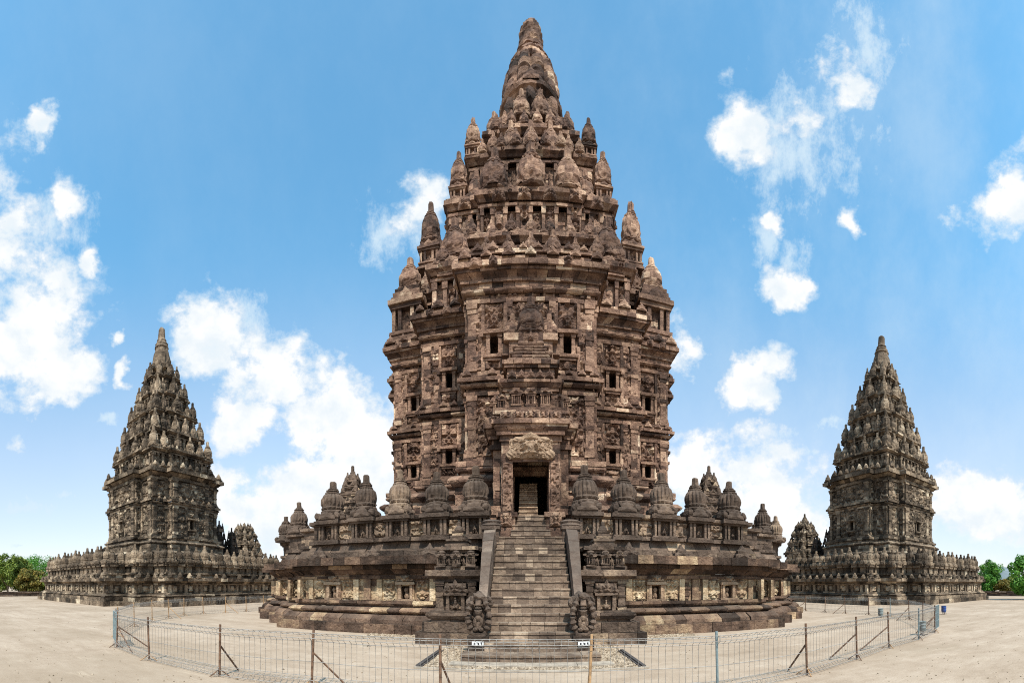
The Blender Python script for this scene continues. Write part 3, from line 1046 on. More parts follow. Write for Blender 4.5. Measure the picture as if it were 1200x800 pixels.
def build_balustrade():
    mb = MB(202)
    w = 13.3
    bays = [(14.8, 11.3), (16.35, 9.75)]
    plan = sym_plan(w, bays, bays)
    E = list(edges(plan))
    G = step(3.13, 3.40, 0.22) + [[(3.40, 0.16), (3.62, 0.05), (3.80, -0.02)]] + [[(3.80, 0.10), (3.96, 0.08)]]
    G += courses(3.96, 4.66, 0.35, -0.08) + [[(4.66, 0.0), (4.72, 0.1), (4.86, 0.1)]]
    gates = [(i, L / 2, 3.3, 3.0, 5.0) for (i, p, q, L, u, n) in E if L > 19]
    masonry(mb, plan, G, (0.4, 0.8), 0.02, 0.5, holes=gates, cap=False, drop=0.0)
    # gallery floor
    mb.add([(x, y, 3.70) for (x, y) in plan], [tuple(range(len(plan)))], 0.5)
    R = mb.R
    spots = []
    for (i, p, q, L, u, n) in E:
        at = lambda t, d=0.0: (p[0] + u[0] * t + n[0] * d, p[1] + u[1] * t + n[1] * d)
        if L > 19:
            cs = [L / 2 + s * k for s in (-1, 1) for k in (2.26, 3.86, 5.52, 7.12, 8.82)]
        elif L > 1.3:
            cs = []
        else:
            cs = []
        for c in cs:
            # aedicule pier under each finial: ledge, two columns, carved figure, cornice
            for (wd, d, a, b, t) in ((1.24, 0.32, 3.78, 3.93, 0.3), (1.10, 0.24, 3.93, 3.99, 0.4), (1.10, 0.26, 4.62, 4.70, 0.35), (1.26, 0.36, 4.70, 4.86, 0.3)):
                mb.obox(at(c), u, n, wd, d, a, b, t)
            for s in (-0.42, 0.42, -0.26, 0.26):
                mb.obox(at(c + s, -0.08), u, n, 0.10, 0.27, 3.99, 4.62, R.uniform(0.35, 0.7))
            mb.relief(at(c, -0.07), u, n, 0.48, 0.62, 3.99, 0.18, 0.045, 0.16, R.randrange(999), 'figure', tone=R.uniform(0.4, 0.7))
            spots.append((at(c, -0.30), n, i))
        # carved panels between the piers
        cs2 = sorted(cs)
        for a, b in zip(cs2[:-1], cs2[1:]):
            if b - a > 2.6 or b - a < 0.5:
                continue
            mb.relief(at((a + b) / 2, -0.08), u, n, (b - a) - 1.02, 0.66, 3.98, 0.17, 0.045, 0.17, R.randrange(999), 'leaf', tone=R.uniform(0.6, 0.92))
    # loose pointed stones standing on the setback
    o = mb.build('balustrade', M_DARK, temple)
    k = 0
    for (c, n, i) in spots:
        if n[1] > 0.5:
            continue
        f = obj('balustrade_finial', FIN_RAIL[k % 5], o, (c[0], c[1], 4.84), wall_rz(n), (R.uniform(0.95, 1.04), R.uniform(0.95, 1.04), R.uniform(0.96, 1.04)))
        f.rotation_euler.x, f.rotation_euler.y = R.gauss(0, 0.012), R.gauss(0, 0.012)
        k += 1
    # corner finials on the stepped corners
    for sx in (-1, 1):
        for (x, y) in ((12.8, 12.9), (15.9, 9.9)):
            obj('balustrade_finial', FIN_RAIL[k % 5], o, (sx * x, -y, 4.84), 0, R.uniform(0.92, 1.0))
            k += 1
    am = []
    for s in range(3):
        a = MB(300 + s)
        a.leaf((0, 0), (1, 0), (0, -1), 0.72, 0.62, 0, 0.14, 0.10, 0.4)
        a.obox((0, 0.06), (1, 0), (0, -1), 0.8, 0.2, -0.02, 0.16, 0.35)
        am.append(a.mesh('antefix', M_DARK))
    for (i, p, q, L, u, n) in E:
        if n[1] > 0.5 or L < 1.2:
            continue
        ts = [L / 2 + s * v for s in (-1, 1) for v in (3.9, 6.3, 8.9)] if L > 19 else [L * 0.5]
        for t in ts:
            t += R.uniform(-0.25, 0.25)
            obj('antefix', R.choice(am), o, (p[0] + u[0] * t + n[0] * 0.42, p[1] + u[1] * t + n[1] * 0.42, 3.13), wall_rz(n) + R.uniform(-0.15, 0.15), R.uniform(0.75, 1.05))
    return o


W_MAIN = 8.45
BODY = sym_plan(W_MAIN, [(10.7, 5.95), (13.55, 3.0)], [(9.5, 4.9), (10.3, 2.6)])


def build_body():
    mb = MB(404)
    E = list(edges(BODY))
    niches_lo, niches_hi, holes = [], [], []
    porch_edge = [e for e in E if e[5][1] < -0.9 and abs(e[1][1] + 13.55) < 0.01][0]
    sp = {porch_edge[0]: [1.28, porch_edge[3] - 1.28]}
    storey(mb, BODY, 7.95, 10.85, 1, niches_lo, holes, 0.38, 0.82, special={porch_edge[0]: []})
    storey(mb, BODY, 12.0, 15.2, 2, niches_hi, holes, 0.38, 0.98, special=sp)
    door = [(porch_edge[0], porch_edge[3] / 2, 1.62, 3.6, 7.05)]
    G = step(3.70, 4.6, 1.15) + step(4.6, 5.2, 1.0) + [[(5.2, 0.85), (5.35, 0.95), (5.6, 0.7)]] + courses(5.6, 6.5, 0.3, 0.5)
    G += torus(6.5, 7.0, 0.55, 0.25, 6) + step(7.0, 7.2, 0.3) + torus(7.2, 7.45, 0.4, 0.1, 4) + step(7.45, 7.7, 0.48) + step(7.7, 7.95, 0.16)
    G += courses(7.95, 10.85, 0.29, 0.0)
    G += step(10.85, 11.05, 0.16) + step(11.05, 11.2, 0.06) + torus(11.2, 11.42, 0.22, 0.1, 4) + step(11.42, 11.6, 0.42) + step(11.6, 11.75, 0.26) + step(11.75, 12.0, 0.12)
    G += courses(12.0, 15.2, 0.29, 0.0)
    G += step(15.2, 15.4, 0.14) + step(15.4, 15.6, 0.04) + torus(15.6, 15.82, 0.18, 0.1, 4) + step(15.82, 16.05, 0.2)
    G += step(16.05, 16.18, 0.30) + [[(16.18, 0.22), (16.3, 0.30), (16.42, 0.46)]] + step(16.42, 16.56, 0.52) + step(16.56, 16.80, 0.64) + step(16.80, 17.0, 0.54)
    # the porch wall meets the front: door hole runs through every foot course
    masonry(mb, BODY, G, (0.38, 0.75), 0.022, 0.1, holes=holes + door, drop=0.012, chip=0.016)
    leaf_row(mb, BODY, 11.72, 0.28, 0.42, 0.34, 0.62, 0.08)
    leaf_row(mb, BODY, 16.96, 0.55, 0.62, 0.5, 0.95, 0.12)
    R = mb.R
    for (i, p, q, L, u, n) in E:
        kk = int(L / 0.8)
        for j in range(kk):
            t = L * (j + 0.5) / kk
            c = (p[0] + u[0] * t + n[0] * 0.03, p[1] + u[1] * t + n[1] * 0.03)
            mb.relief(c, u, n, 0.6, 0.24, 15.4, 0.12, 0.07, 0.13, R.randrange(99), 'leaf')
            c = (p[0] + u[0] * t + n[0] * 0.6, p[1] + u[1] * t + n[1] * 0.6)
            if R.random() < 0.5:
                mb.relief(c, u, n, 0.5, 0.5, 16.5, 0.2, 0.07, 0.15, R.randrange(99), 'face')
    # corner shrines that stand on the mouldings of the foot
    o = mb.build('body', M_WARM, temple)
    ms = [niche_mesh('window_niche', 0.38, 0.82, M_WARM, 9), niche_mesh('window_niche', 0.38, 0.98, M_WARM, 14)]
    for lst, me in ((niches_lo, ms[0]), (niches_hi, ms[1])):
        for (c, z, rz) in lst:
            if math.cos(rz) < -0.5:
                continue
            obj('window_niche', me, o, (c[0], c[1], z), rz)
    return o


def build_passage(body):
    """inner flight and dark chamber seen through the door"""
    mb = MB(61)
    x0, x1, y0, y1, z0, z1 = -0.82, 0.82, -13.9, -7.6, 4.9, 7.6
    v = [(x0, y0, z0), (x1, y0, z0), (x1, y1, z0), (x0, y1, z0), (x0, y0, z1), (x1, y0, z1), (x1, y1, z1 + 1), (x0, y1, z1 + 1)]
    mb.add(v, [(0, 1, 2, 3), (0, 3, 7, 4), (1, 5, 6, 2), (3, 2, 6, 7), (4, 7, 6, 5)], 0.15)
    for k in range(8):
        y = -15.12 + k * 0.26
        z = 4.9 + k * 0.235
        x = -0.52
        while x < 0.22:
            wd = mb.R.uniform(0.25, 0.45)
            mb.box(x, min(x + wd, 0.30), y + 0.05, y + 0.6, z, z + 0.19, mb.R.uniform(0.2, 0.8), 0.008)
            mb.box(x, min(x + wd, 0.30), y, y + 0.6, z + 0.19, z + 0.235, mb.R.uniform(0.5, 1.0), 0.008)
            x += wd + 0.006
    return mb.build('passage', M_PALE, body)


def build_porch():
    mb = MB(505)
    yf = -15.75
    jit = dict(jit=0.014, core=0.08, cap=True)
    for s in (-1, 1):
        xa, xb = sorted((s * 0.76, s * 1.22))
        xc, xd = sorted((s * 1.22, s * 1.60))
        masonry(mb, rect(xa, xb, yf, -13.4), step(3.7, 4.75, 0.12) + step(4.75, 4.95, 0.2) + courses(4.95, 7.1, 0.36, 0.0), (0.3, 0.6), **jit)
        masonry(mb, rect(xc, xd, yf + 0.45, -13.4), step(3.7, 4.9, 0.2) + step(4.9, 5.15, 0.3) + step(5.15, 5.3, 0.16) + courses(5.3, 7.7, 0.36, 0.0) + step(7.7, 7.9, 0.12), (0.3, 0.6), **jit)
        # carved jamb and the little guardian mask at its foot
        c = (s * 0.99, yf)
        mb.relief(c, (1, 0), (0, -1), 0.42, 2.05, 5.0, 0.1, 0.045, 0.17, 31, 'leaf', 0.5, mirror=False)
        mb.relief((s * 1.02, yf - 0.16), (1, 0), (0, -1), 0.54, 0.62, 4.32, 0.26, 0.04, 0.14, 77, 'face', 0.62)
        mb.obox((s * 1.02, yf - 0.02), (1, 0), (0, -1), 0.56, 0.22, 3.75, 4.3, 0.4)
    # lintel
    masonry(mb, rect(-1.22, 1.22, yf, -13.4), courses(7.06, 8.12, 0.35, 0.0), (0.4, 0.7), **jit)
    # cornice
    G = step(7.9, 8.12, 0.06) + step(8.12, 8.28, 0.18) + [[(8.28, 0.2), (8.34, 0.25), (8.42, 0.30)]] + step(8.42, 8.52, 0.28) + step(8.52, 8.72, 0.38)
    masonry(mb, [(-1.60, -13.4), (-1.60, yf + 0.45), (-1.22, yf + 0.45), (-1.22, yf), (1.22, yf), (1.22, yf + 0.45), (1.60, yf + 0.45), (1.60, -13.4)], G, (0.4, 0.7), 0.014, 0.08)
    # crest of carved stones
    for x in np.linspace(-1.55, 1.55, 7):
        mb.relief((x, yf - 0.05 + (0.45 if abs(x) > 1.3 else 0)), (1, 0), (0, -1), 0.48, 0.42, 8.72, 0.28, 0.05, 0.15, mb.R.randrange(99), 'face')
        mb.obox((x, yf + 0.15 + (0.45 if abs(x) > 1.3 else 0)), (1, 0), (0, -1), 0.46, 0.2, 8.7, 9.1)
    # stepped false roof above
    masonry(mb, rect(-1.5, 1.5, -15.35, -13.4), step(8.72, 9.2, 0.0) + step(9.2, 9.34, 0.1) + step(9.34, 9.5, 0.0), (0.3, 0.6), **jit)
    masonry(mb, rect(-1.12, 1.12, -14.9, -13.4), courses(9.5, 10.35, 0.3, 0.0) + step(10.35, 10.5, 0.1) + [[(10.5, 0.16), (10.66, 0.26)]] + step(10.66, 10.8, 0.3), (0.3, 0.6), **jit)
    for x in (-1.25, -0.62, 0, 0.62, 1.25):
        k = 1.0 if abs(x) < 1 else 0.9
        turret(mb, x, -15.02 if abs(x) < 1 else -14.75, 9.46, 0.42 * k, 0.95 * k)
    for x in (-1.5, 1.5):
        turret(mb, x, -14.2, 9.4, 0.4, 1.15)
    masonry(mb, rect(-1.02, 1.02, -15.05, -13.4), courses(10.8, 11.3, 0.25, 0.0) + step(11.3, 11.42, 0.12) + step(11.42, 11.6, 0.2), (0.25, 0.5), **jit)
    for x in (-0.8, -0.4, 0, 0.4, 0.8):
        mb.leaf((x, -15.1), (1, 0), (0, -1), 0.36, 0.4, 10.82, 0.12, 0.02)
    for k, (hw, z0_, z1_) in enumerate(((0.95, 11.6, 11.82), (0.74, 11.82, 12.0), (0.86, 12.0, 12.2), (0.64, 12.2, 12.38), (0.72, 12.38, 12.55), (0.5, 12.55, 12.8))):
        masonry(mb, rect(-hw, hw, -14.95 + 0.08 * k, -13.4), torus(z0_, z1_, 0.0, 0.08, 4), (0.3, 0.6), **jit)
    # shrine niche and the three jars crowning it
    for s in (-1, 1):
        mb.box(s * 0.74 - 0.24, s * 0.74 + 0.24, -14.4, -13.4, 11.7, 12.9, None)
        mb.box(s * 0.86 - 0.34, s * 0.86 + 0.34, -14.5, -13.4, 12.9, 13.2, 0.8)
        mb.box(s * 1.12 - 0.2, s * 1.12 + 0.2, -14.2, -13.4, 12.4, 12.9, None)
    mb.box(-0.55, 0.55, -14.55, -13.4, 12.75, 13.22, None)
    mb.relief((0, -14.56), (1, 0), (0, -1), 0.7, 0.6, 12.75, 0.14, 0.05, 0.16, 5, 'figure')
    o = mb.build('porch', M_WARM, temple)
    km = MB(512)
    km.relief((0, 0), (1, 0), (0, -1), 1.86, 0.92, 0.0, 0.30, 0.04, 0.15, 8, 'face', 0.62)
    km.leaf((0, 0.02), (1, 0), (0, -1), 0.9, 0.4, 0.78, 0.14, 0.0, 0.6)
    for s in (-1, 1):
        km.blob((s * 0.78, -0.08, 0.2), (0.22, 0.14, 0.2), 4, 0.4, 12, 8, 0.6)
        km.blob((s * 0.52, -0.08, 0.78), (0.22, 0.12, 0.12), 7, 0.4, 12, 8, 0.6)
    km.build('kala_lintel', M_PALE, o, (0, yf - 0.01, 7.14))
    for (x, s) in ((-0.85, 0.9), (0, 1.32), (0.85, 0.9)):
        obj('roof_finial', FIN_ROOF[0 if x else 3], o, (x, -14.12 + 0.3 * abs(x), 13.2), 0, (s * 1.75, s * 1.5, s * 1.42))
    return o


def build_roof():
    mb = MB(707)
    # tier one, corner shrines
    t1 = sym_plan(7.6, [(9.4, 5.8)], [(8.7, 4.9)])
    roof_tier(mb, t1, 17.0, 20.9, slab=0.34)
    bay = rect(-2.7, 2.7, -12.4, -8.0)
    masonry(mb, bay, step(17.0, 17.35, 0.3) + step(17.35, 17.6, 0.1) + courses(17.6, 18.1, 0.25, 0) + step(18.1, 18.3, 0.2) + step(18.3, 18.5, 0.35), (0.4, 0.8), 0.02)
    leaf_row(mb, bay, 18.46, 0.3, 0.5, 0.45, 0.8)
    for s in (-1, 1):
        for x in (7.7,):
            for y in (-7.7, 7.7):
                turret(mb, s * x, y, 16.98, 2.05, 3.75)
    t2 = sym_plan(6.85, [(7.2, 4.4)], [(7.1, 4.4)])
    roof_tier(mb, t2, 20.9, 24.2, slab=0.3)
    for s in (-1, 1):
        for y in (-6.35, 6.35):
            turret(mb, s * 6.6, y * 1.04, 22.6, 1.35, 1.95)
        for q in (-1, 1):
            turret(mb, s * 4.55, q * 8.75, 20.0, 1.6, 1.2)
            turret(mb, s * 8.1, q * 3.6, 20.0, 1.5, 1.2)
            turret(mb, s * 5.0, q * 5.0, 28.1, 1.15, 1.55)
            turret(mb, s * 4.13, q * 4.13, 32.0, 1.0, 1.3)
    t3 = sym_plan(5.55, [(5.85, 3.4)], [(5.85, 3.4)])
    roof_tier(mb, t3, 24.2, 28.3, pil=0.85, rec=0.34, slab=0.34, k=1.1, bold=True)
    t4 = sym_plan(4.3, [(4.6, 2.6)], [(4.6, 2.6)])
    roof_tier(mb, t4, 28.3, 32.4, pil=0.8, slab=0.32)
    t5 = sym_plan(3.2, [(3.5, 1.9)], [(3.5, 1.9)])
    roof_tier(mb, t5, 32.4, 35.2, slab=0.35, leafh=0.3)
    masonry(mb, sym_plan(2.4, [(2.65, 1.4)], [(2.65, 1.4)]), step(35.2, 35.5, 0.4) + courses(35.5, 36.6, 0.3, 0.0) + step(36.6, 36.9, 0.3) + step(36.9, 37.1, 0.2), (0.35, 0.7), 0.03)
    o = mb.build('roof', M_WARM, temple)
    R = mb.R

    def fin(x, y, z, h, wide=1.0):
        obj('roof_finial', R.choice(FIN_ROOF), o, (x, y, z), R.uniform(-0.2, 0.2), (h * wide, h * wide, h))
    for s in (-1, 1):
        for q in (-1, 1):
            fin(s * 7.7, q * 7.7, 20.7, 2.45, 1.15)
            fin(s * 6.6, q * 6.6, 24.5, 3.0, 0.82)
            fin(s * 4.55, q * 8.75, 21.15, 2.9, 1.05)
            fin(s * 8.1, q * 3.6, 21.15, 2.6, 1.0)
            fin(s * 5.0, q * 5.0, 29.6, 2.6, 0.85)
            fin(s * 4.13, q * 4.13, 33.25, 2.15, 0.95)
            fin(s * 2.75, q * 2.75, 35.1, 2.2, 1.0)
            fin(s * 5.4, q * 7.1, 20.9, 2.2, 0.9)
    for q in (-1, 1):
        for t in (-2.5, 0, 2.5):
            h = 3.7 if t == 0 else 3.4
            fin(t, q * 5.35, 28.2, h, 1.05)
            fin(q * 5.35, t, 28.2, h, 1.0)
        for t in (-3.75, -1.25, 1.25, 3.75):
            if abs(t) > 3:
                fin(t, q * 5.0, 28.2, 2.5, 0.95)
                fin(q * 5.0, t, 28.2, 2.5, 0.95)
        for t in (-1.42, 0, 1.42):
            fin(t, q * 3.85, 32.2, 3.0, 0.85)
            fin(q * 3.85, t, 32.2, 3.0, 0.85)
        for t in (-4.2, -2.0, 2.0, 4.2):
            fin(t, q * 6.6, 24.1, 1.7, 1.0) if abs(t) > 3 else None
        for t in (-0.7, 0.7):
            fin(t, q * 2.6, 36.4, 2.6, 1.0)
            fin(q * 2.6, t, 36.4, 2.6, 1.0)
    def ring(plan, z, off, every, h):
        for (i, p, q, L, u, n) in edges(plan):
            if n[1] > 0.5:
                continue
            kk = max(1, int(round(L / every)))
            for j in range(kk):
                t = L * (j + 0.5) / kk
                x, y = p[0] + u[0] * t + n[0] * off, p[1] + u[1] * t + n[1] * off
                if y > 2.5:
                    continue
                hh = h * R.uniform(0.85, 1.15)
                obj('small_finial', R.choice(FIN_ROOF), o, (x, y, z), R.uniform(-0.3, 0.3), (hh * 1.1, hh * 1.1, hh))
    ring(t1, 20.82, -0.15, 1.35, 1.5)
    ring(t2, 24.12, -0.1, 1.25, 1.25)
    ring(t4, 32.3, 0.05, 1.15, 1.3)
    ring(t5, 35.1, 0.0, 1.0, 1.3)
    # crowning bell with its bands, and the blunt stone pillar on top
    cr = MB(808)
    prof = [(36.2, 2.45), (37.2, 2.5), (38.0, 2.42), (38.2, 2.35), (39.6, 2.32), (39.7, 2.5), (39.95, 2.54), (40.1, 2.42), (40.8, 2.34), (41.6, 2.36), (42.3, 2.22), (43.0, 1.98), (43.6, 1.64), (43.7, 1.70), (44.0, 1.54), (44.1, 1.26), (44.6, 1.12),
            (44.65, 1.22), (44.9, 1.18), (44.95, 1.02), (45.6, 1.0), (46.3, 0.95), (46.8, 0.87), (47.15, 0.70), (47.4, 0.45), (47.5, 0.15)]
    dense = []
    for (a, b) in zip(prof[:-1], prof[1:]):
        k = max(1, int((b[0] - a[0]) / 0.16))
        for i in range(k):
            t = i / k
            dense.append((a[0] + (b[0] - a[0]) * t, a[1] + (b[1] - a[1]) * t))
    dense.append(prof[-1])
    cr.lathe(dense, 72, noise=0.085, seed=4, tone=0.5, rib=[0.11 if 40.1 < z < 43.5 or 37.1 < z < 39.5 else 0 for z, r in dense], ribn=12)
    rg = np.random.default_rng(2)
    nf = (len(dense) - 1) * 72
    vals = {}
    for i in range(nf):
        key = (i // 72 // 3, (i % 72 + (i // 72 // 3 % 2) * 3) // 8)
        cr.t[i] = vals.setdefault(key, cr.tone())
    for k in range(8):
        a = k * math.pi / 4 + math.pi / 8 * 0
        n = (math.cos(a), math.sin(a))
        u = (-n[1], n[0])
        u = (n[1] * -1, n[0])
        cr.leaf((n[0] * 2.36, n[1] * 2.36), u, n, 1.2, 1.3, 40.0, 0.16, 0.28)
        cr.relief((n[0] * 1.72, n[1] * 1.72), u, n, 0.8, 0.9, 42.3, 0.35, 0.08, 0.2, k, 'face')
        cr.blob((n[0] * 2.3, n[1] * 2.3, 38.7), (0.42, 0.42, 0.85), k, 0.25, 12, 10)
    cr.build('crown', M_WARM, o)
    return o


def build_stairs():
    mb = MB(606)
    gy = lambda depth: depth - TY
    R = mb.R

    def course(xa, xb, ya, yb, za, zb):
        x = xa
        while x < xb - 0.01:
            w = R.uniform(0.2, 0.42)
            e = x + w
            if e > xb - 0.18:
                e = xb
            tn = mb.tone()
            j = R.uniform(-0.008, 0.008)
            mb.box(x + 0.003, e - 0.003, ya + 0.03 + j, yb, za - 0.02, zb - 0.05, tn, 0.004)
            mb.box(x + 0.003, e - 0.003, ya + j * 1.5, yb, zb - 0.05, zb + R.uniform(-0.006, 0.006), min(1, tn + 0.12), 0.006)
            x = e
    # broad bottom step and thin apron slab
    course(-1.76, 1.76, gy(9.7), gy(11.0), 0.0, 0.22)
    N = 15
    for k in range(N):
        d0 = 10.22 + k * 0.292
        z0 = 0.22 + k * 0.234
        course(-1.22, 1.22, gy(d0), gy(d0 + 0.75), z0 if k else 0.2, z0 + 0.234)
    course(-1.22, 1.22, gy(14.6), gy(16.4), 3.4, 3.73)
    for k in range(5):
        d0 = 15.55 + k * 0.28
        course(-0.8, 0.8, gy(d0), gy(d0 + 1.0), 3.72 + k * 0.24, 3.72 + (k + 1) * 0.24)
    # solid core under the flight
    mb.add([(-1.15, gy(10.6), 0.05), (1.15, gy(10.6), 0.05), (1.15, gy(14.9), 3.4), (-1.15, gy(14.9), 3.4)], [(0, 1, 2, 3)], 0.4)
    o = mb.build('staircase', M_STEP, temple)
    ap = MB(607)
    x = -2.0
    while x < 1.95:
        ap.box(x, min(x + 0.62, 2.02), gy(9.3), gy(9.73), 0.0, 0.055, None, 0.006)
        x += 0.625
    ap.build('apron_slab', M_KERB, o)
    # curved side walls
    for s in (-1, 1):
        w = MB(620 + s)
        prof = []
        for k in range(13):
            t = k / 12
            d = 14.35 - t * 3.35
            zt = 4.02 - 2.62 * (t ** 1.28) - 0.12 * math.sin(t * math.pi) * -1
            prof.append((d, zt, 1.25 + 0.02 * (1 - t), 1.70 - 0.22 * t))
        for k in range(0, 12, 2):
            a, m_, b = prof[k], prof[k + 1], prof[k + 2]
            vs = []
            g = 0.004
            j = R.uniform(-0.012, 0.012)
            for (d, zt, xi, xo) in (a, m_, b):
                dd = d - g if d == a[0] else d + g if d == b[0] else d
                zb = max(0.15, zt - 1.4)
                for (x, z) in ((xi, zb), (xi, zt + j), (xo, zt + j - 0.03), (xo, zb)):
                    vs.append((s * (x + R.uniform(-0.006, 0.006)), gy(dd), z))
            fs = []
            for q in range(2):
                for e in range(4):
                    f = (q * 4 + e, q * 4 + (e + 1) % 4, q * 4 + 4 + (e + 1) % 4, q * 4 + 4 + e)
                    fs.append(f if s > 0 else f[::-1])
            fs += [(0, 3, 2, 1), (8, 9, 10, 11)]
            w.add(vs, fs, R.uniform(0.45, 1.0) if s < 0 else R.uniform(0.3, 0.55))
            # wall courses under the coping
            for z in np.arange(0.0, min(v[1] for v in (a, b)) - 1.2, 0.3):
                xa, xb = sorted((s * a[2], s * b[3]))
                w.box(xa, xb, gy(b[0]), gy(a[0]), z, z + 0.3, None, 0.008)
        xa, xb = sorted((s * 1.16, s * 1.78))
        w.box(xa, xb, gy(14.28), gy(14.9), 3.0, 4.0, 0.4)
        w.box(xa - 0.04, xb + 0.04, gy(14.22), gy(14.95), 4.0, 4.12, 0.5)
        w.lathe([(0, 0.36), (0.06, 0.40), (0.12, 0.34), (0.2, 0.38), (0.27, 0.25)], 20, ((xa + xb) / 2, gy(14.58), 4.10), noise=0.03, tone=0.55)
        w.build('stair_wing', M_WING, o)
    # makara heads at the foot, each with a small figure in its open jaws
    for s in (-1, 1):
        k = MB(640 + s)
        cx, cy = s * 1.40, gy(10.62)
        k.box(cx - 0.28, cx + 0.28, cy - 0.29, cy + 0.6, 0.2, 0.62, 0.2, 0.015)
        k.blob((cx, cy + 0.25, 1.15), (0.30, 0.36, 0.58), 3, 0.2, 16, 12, 0.35)
        for q in (-1, 1):
            path = []
            for i in range(16):
                t = i / 15
                path.append((cx + q * (0.05 + 0.24 * math.sin(math.pi * (0.1 + 0.85 * t))), cy - 0.12 - 0.10 * math.sin(math.pi * t), 0.62 + 1.05 * t))
            k.tube(path, [0.075 + 0.03 * math.sin(9 * i) for i in range(16)], 8, 0.4)
            k.blob((cx + q * 0.17, cy - 0.10, 1.42), (0.10, 0.10, 0.09), 5, 0.3, 10, 8, 0.5)
            k.blob((cx + q * 0.24, cy + 0.10, 1.50), (0.12, 0.16, 0.14), 8, 0.5, 10, 8, 0.45)
            for i in range(3):
                k.blob((cx + q * (0.25 - i * 0.02), cy + 0.04, 0.85 + i * 0.22), (0.08, 0.10, 0.10), i, 0.5, 10, 8, 0.4)
            k.blob((cx + q * 0.09, cy - 0.22, 0.98), (0.05, 0.06, 0.12), 2, 0.2, 8, 6, 0.55)
            k.blob((cx + q * 0.08, cy - 0.22, 0.78), (0.07, 0.08, 0.06), 2, 0.2, 8, 6, 0.55)
        trunk = [(cx, cy - 0.18 - 0.06 * math.sin(i * 0.5), 1.18 + 0.06 * i) for i in range(9)]
        k.tube(trunk, [0.085, 0.10, 0.11, 0.10, 0.09, 0.085, 0.09, 0.10, 0.07], 8, 0.5)
        k.blob((cx, cy - 0.14, 1.66), (0.17, 0.14, 0.10), 6, 0.5, 12, 8, 0.4)
        k.blob((cx, cy - 0.18, 0.88), (0.10, 0.09, 0.15), 4, 0.2, 10, 8, 0.6)
        k.blob((cx, cy - 0.20, 1.09), (0.085, 0.08, 0.09), 9, 0.2, 10, 8, 0.6)
        k.box(cx - 0.22, cx + 0.22, cy - 0.30, cy + 0.1, 0.60, 0.70, 0.4, 0.02)
        k.build('makara_statue', M_DARK, o, smooth=False)
        # numbered white enamel plate under it, worn past reading
        p = MB(650 + s)
        py = cy - 0.318
        p.box(cx - 0.155, cx + 0.155, py - 0.012, py, 0.36, 0.48, 0.5, 0.0)
        pl = p.build('sign_plate', M_WHITE, temple)
        for (x, w_) in ((-0.085, 0.05), (-0.018, 0.02), (0.022, 0.045), (0.085, 0.018), (0.11, 0.03)):
            p2 = MB(655 + s)
            p2.box(cx + x - w_ / 2, cx + x + w_ / 2, py - 0.016, py - 0.012, 0.385 + (0.02 if w_ < 0.03 else 0), 0.455 - (0.012 if w_ > 0.04 else 0), 0.5, 0.0)
            p2.build('letter', M_INK, pl)
    return o


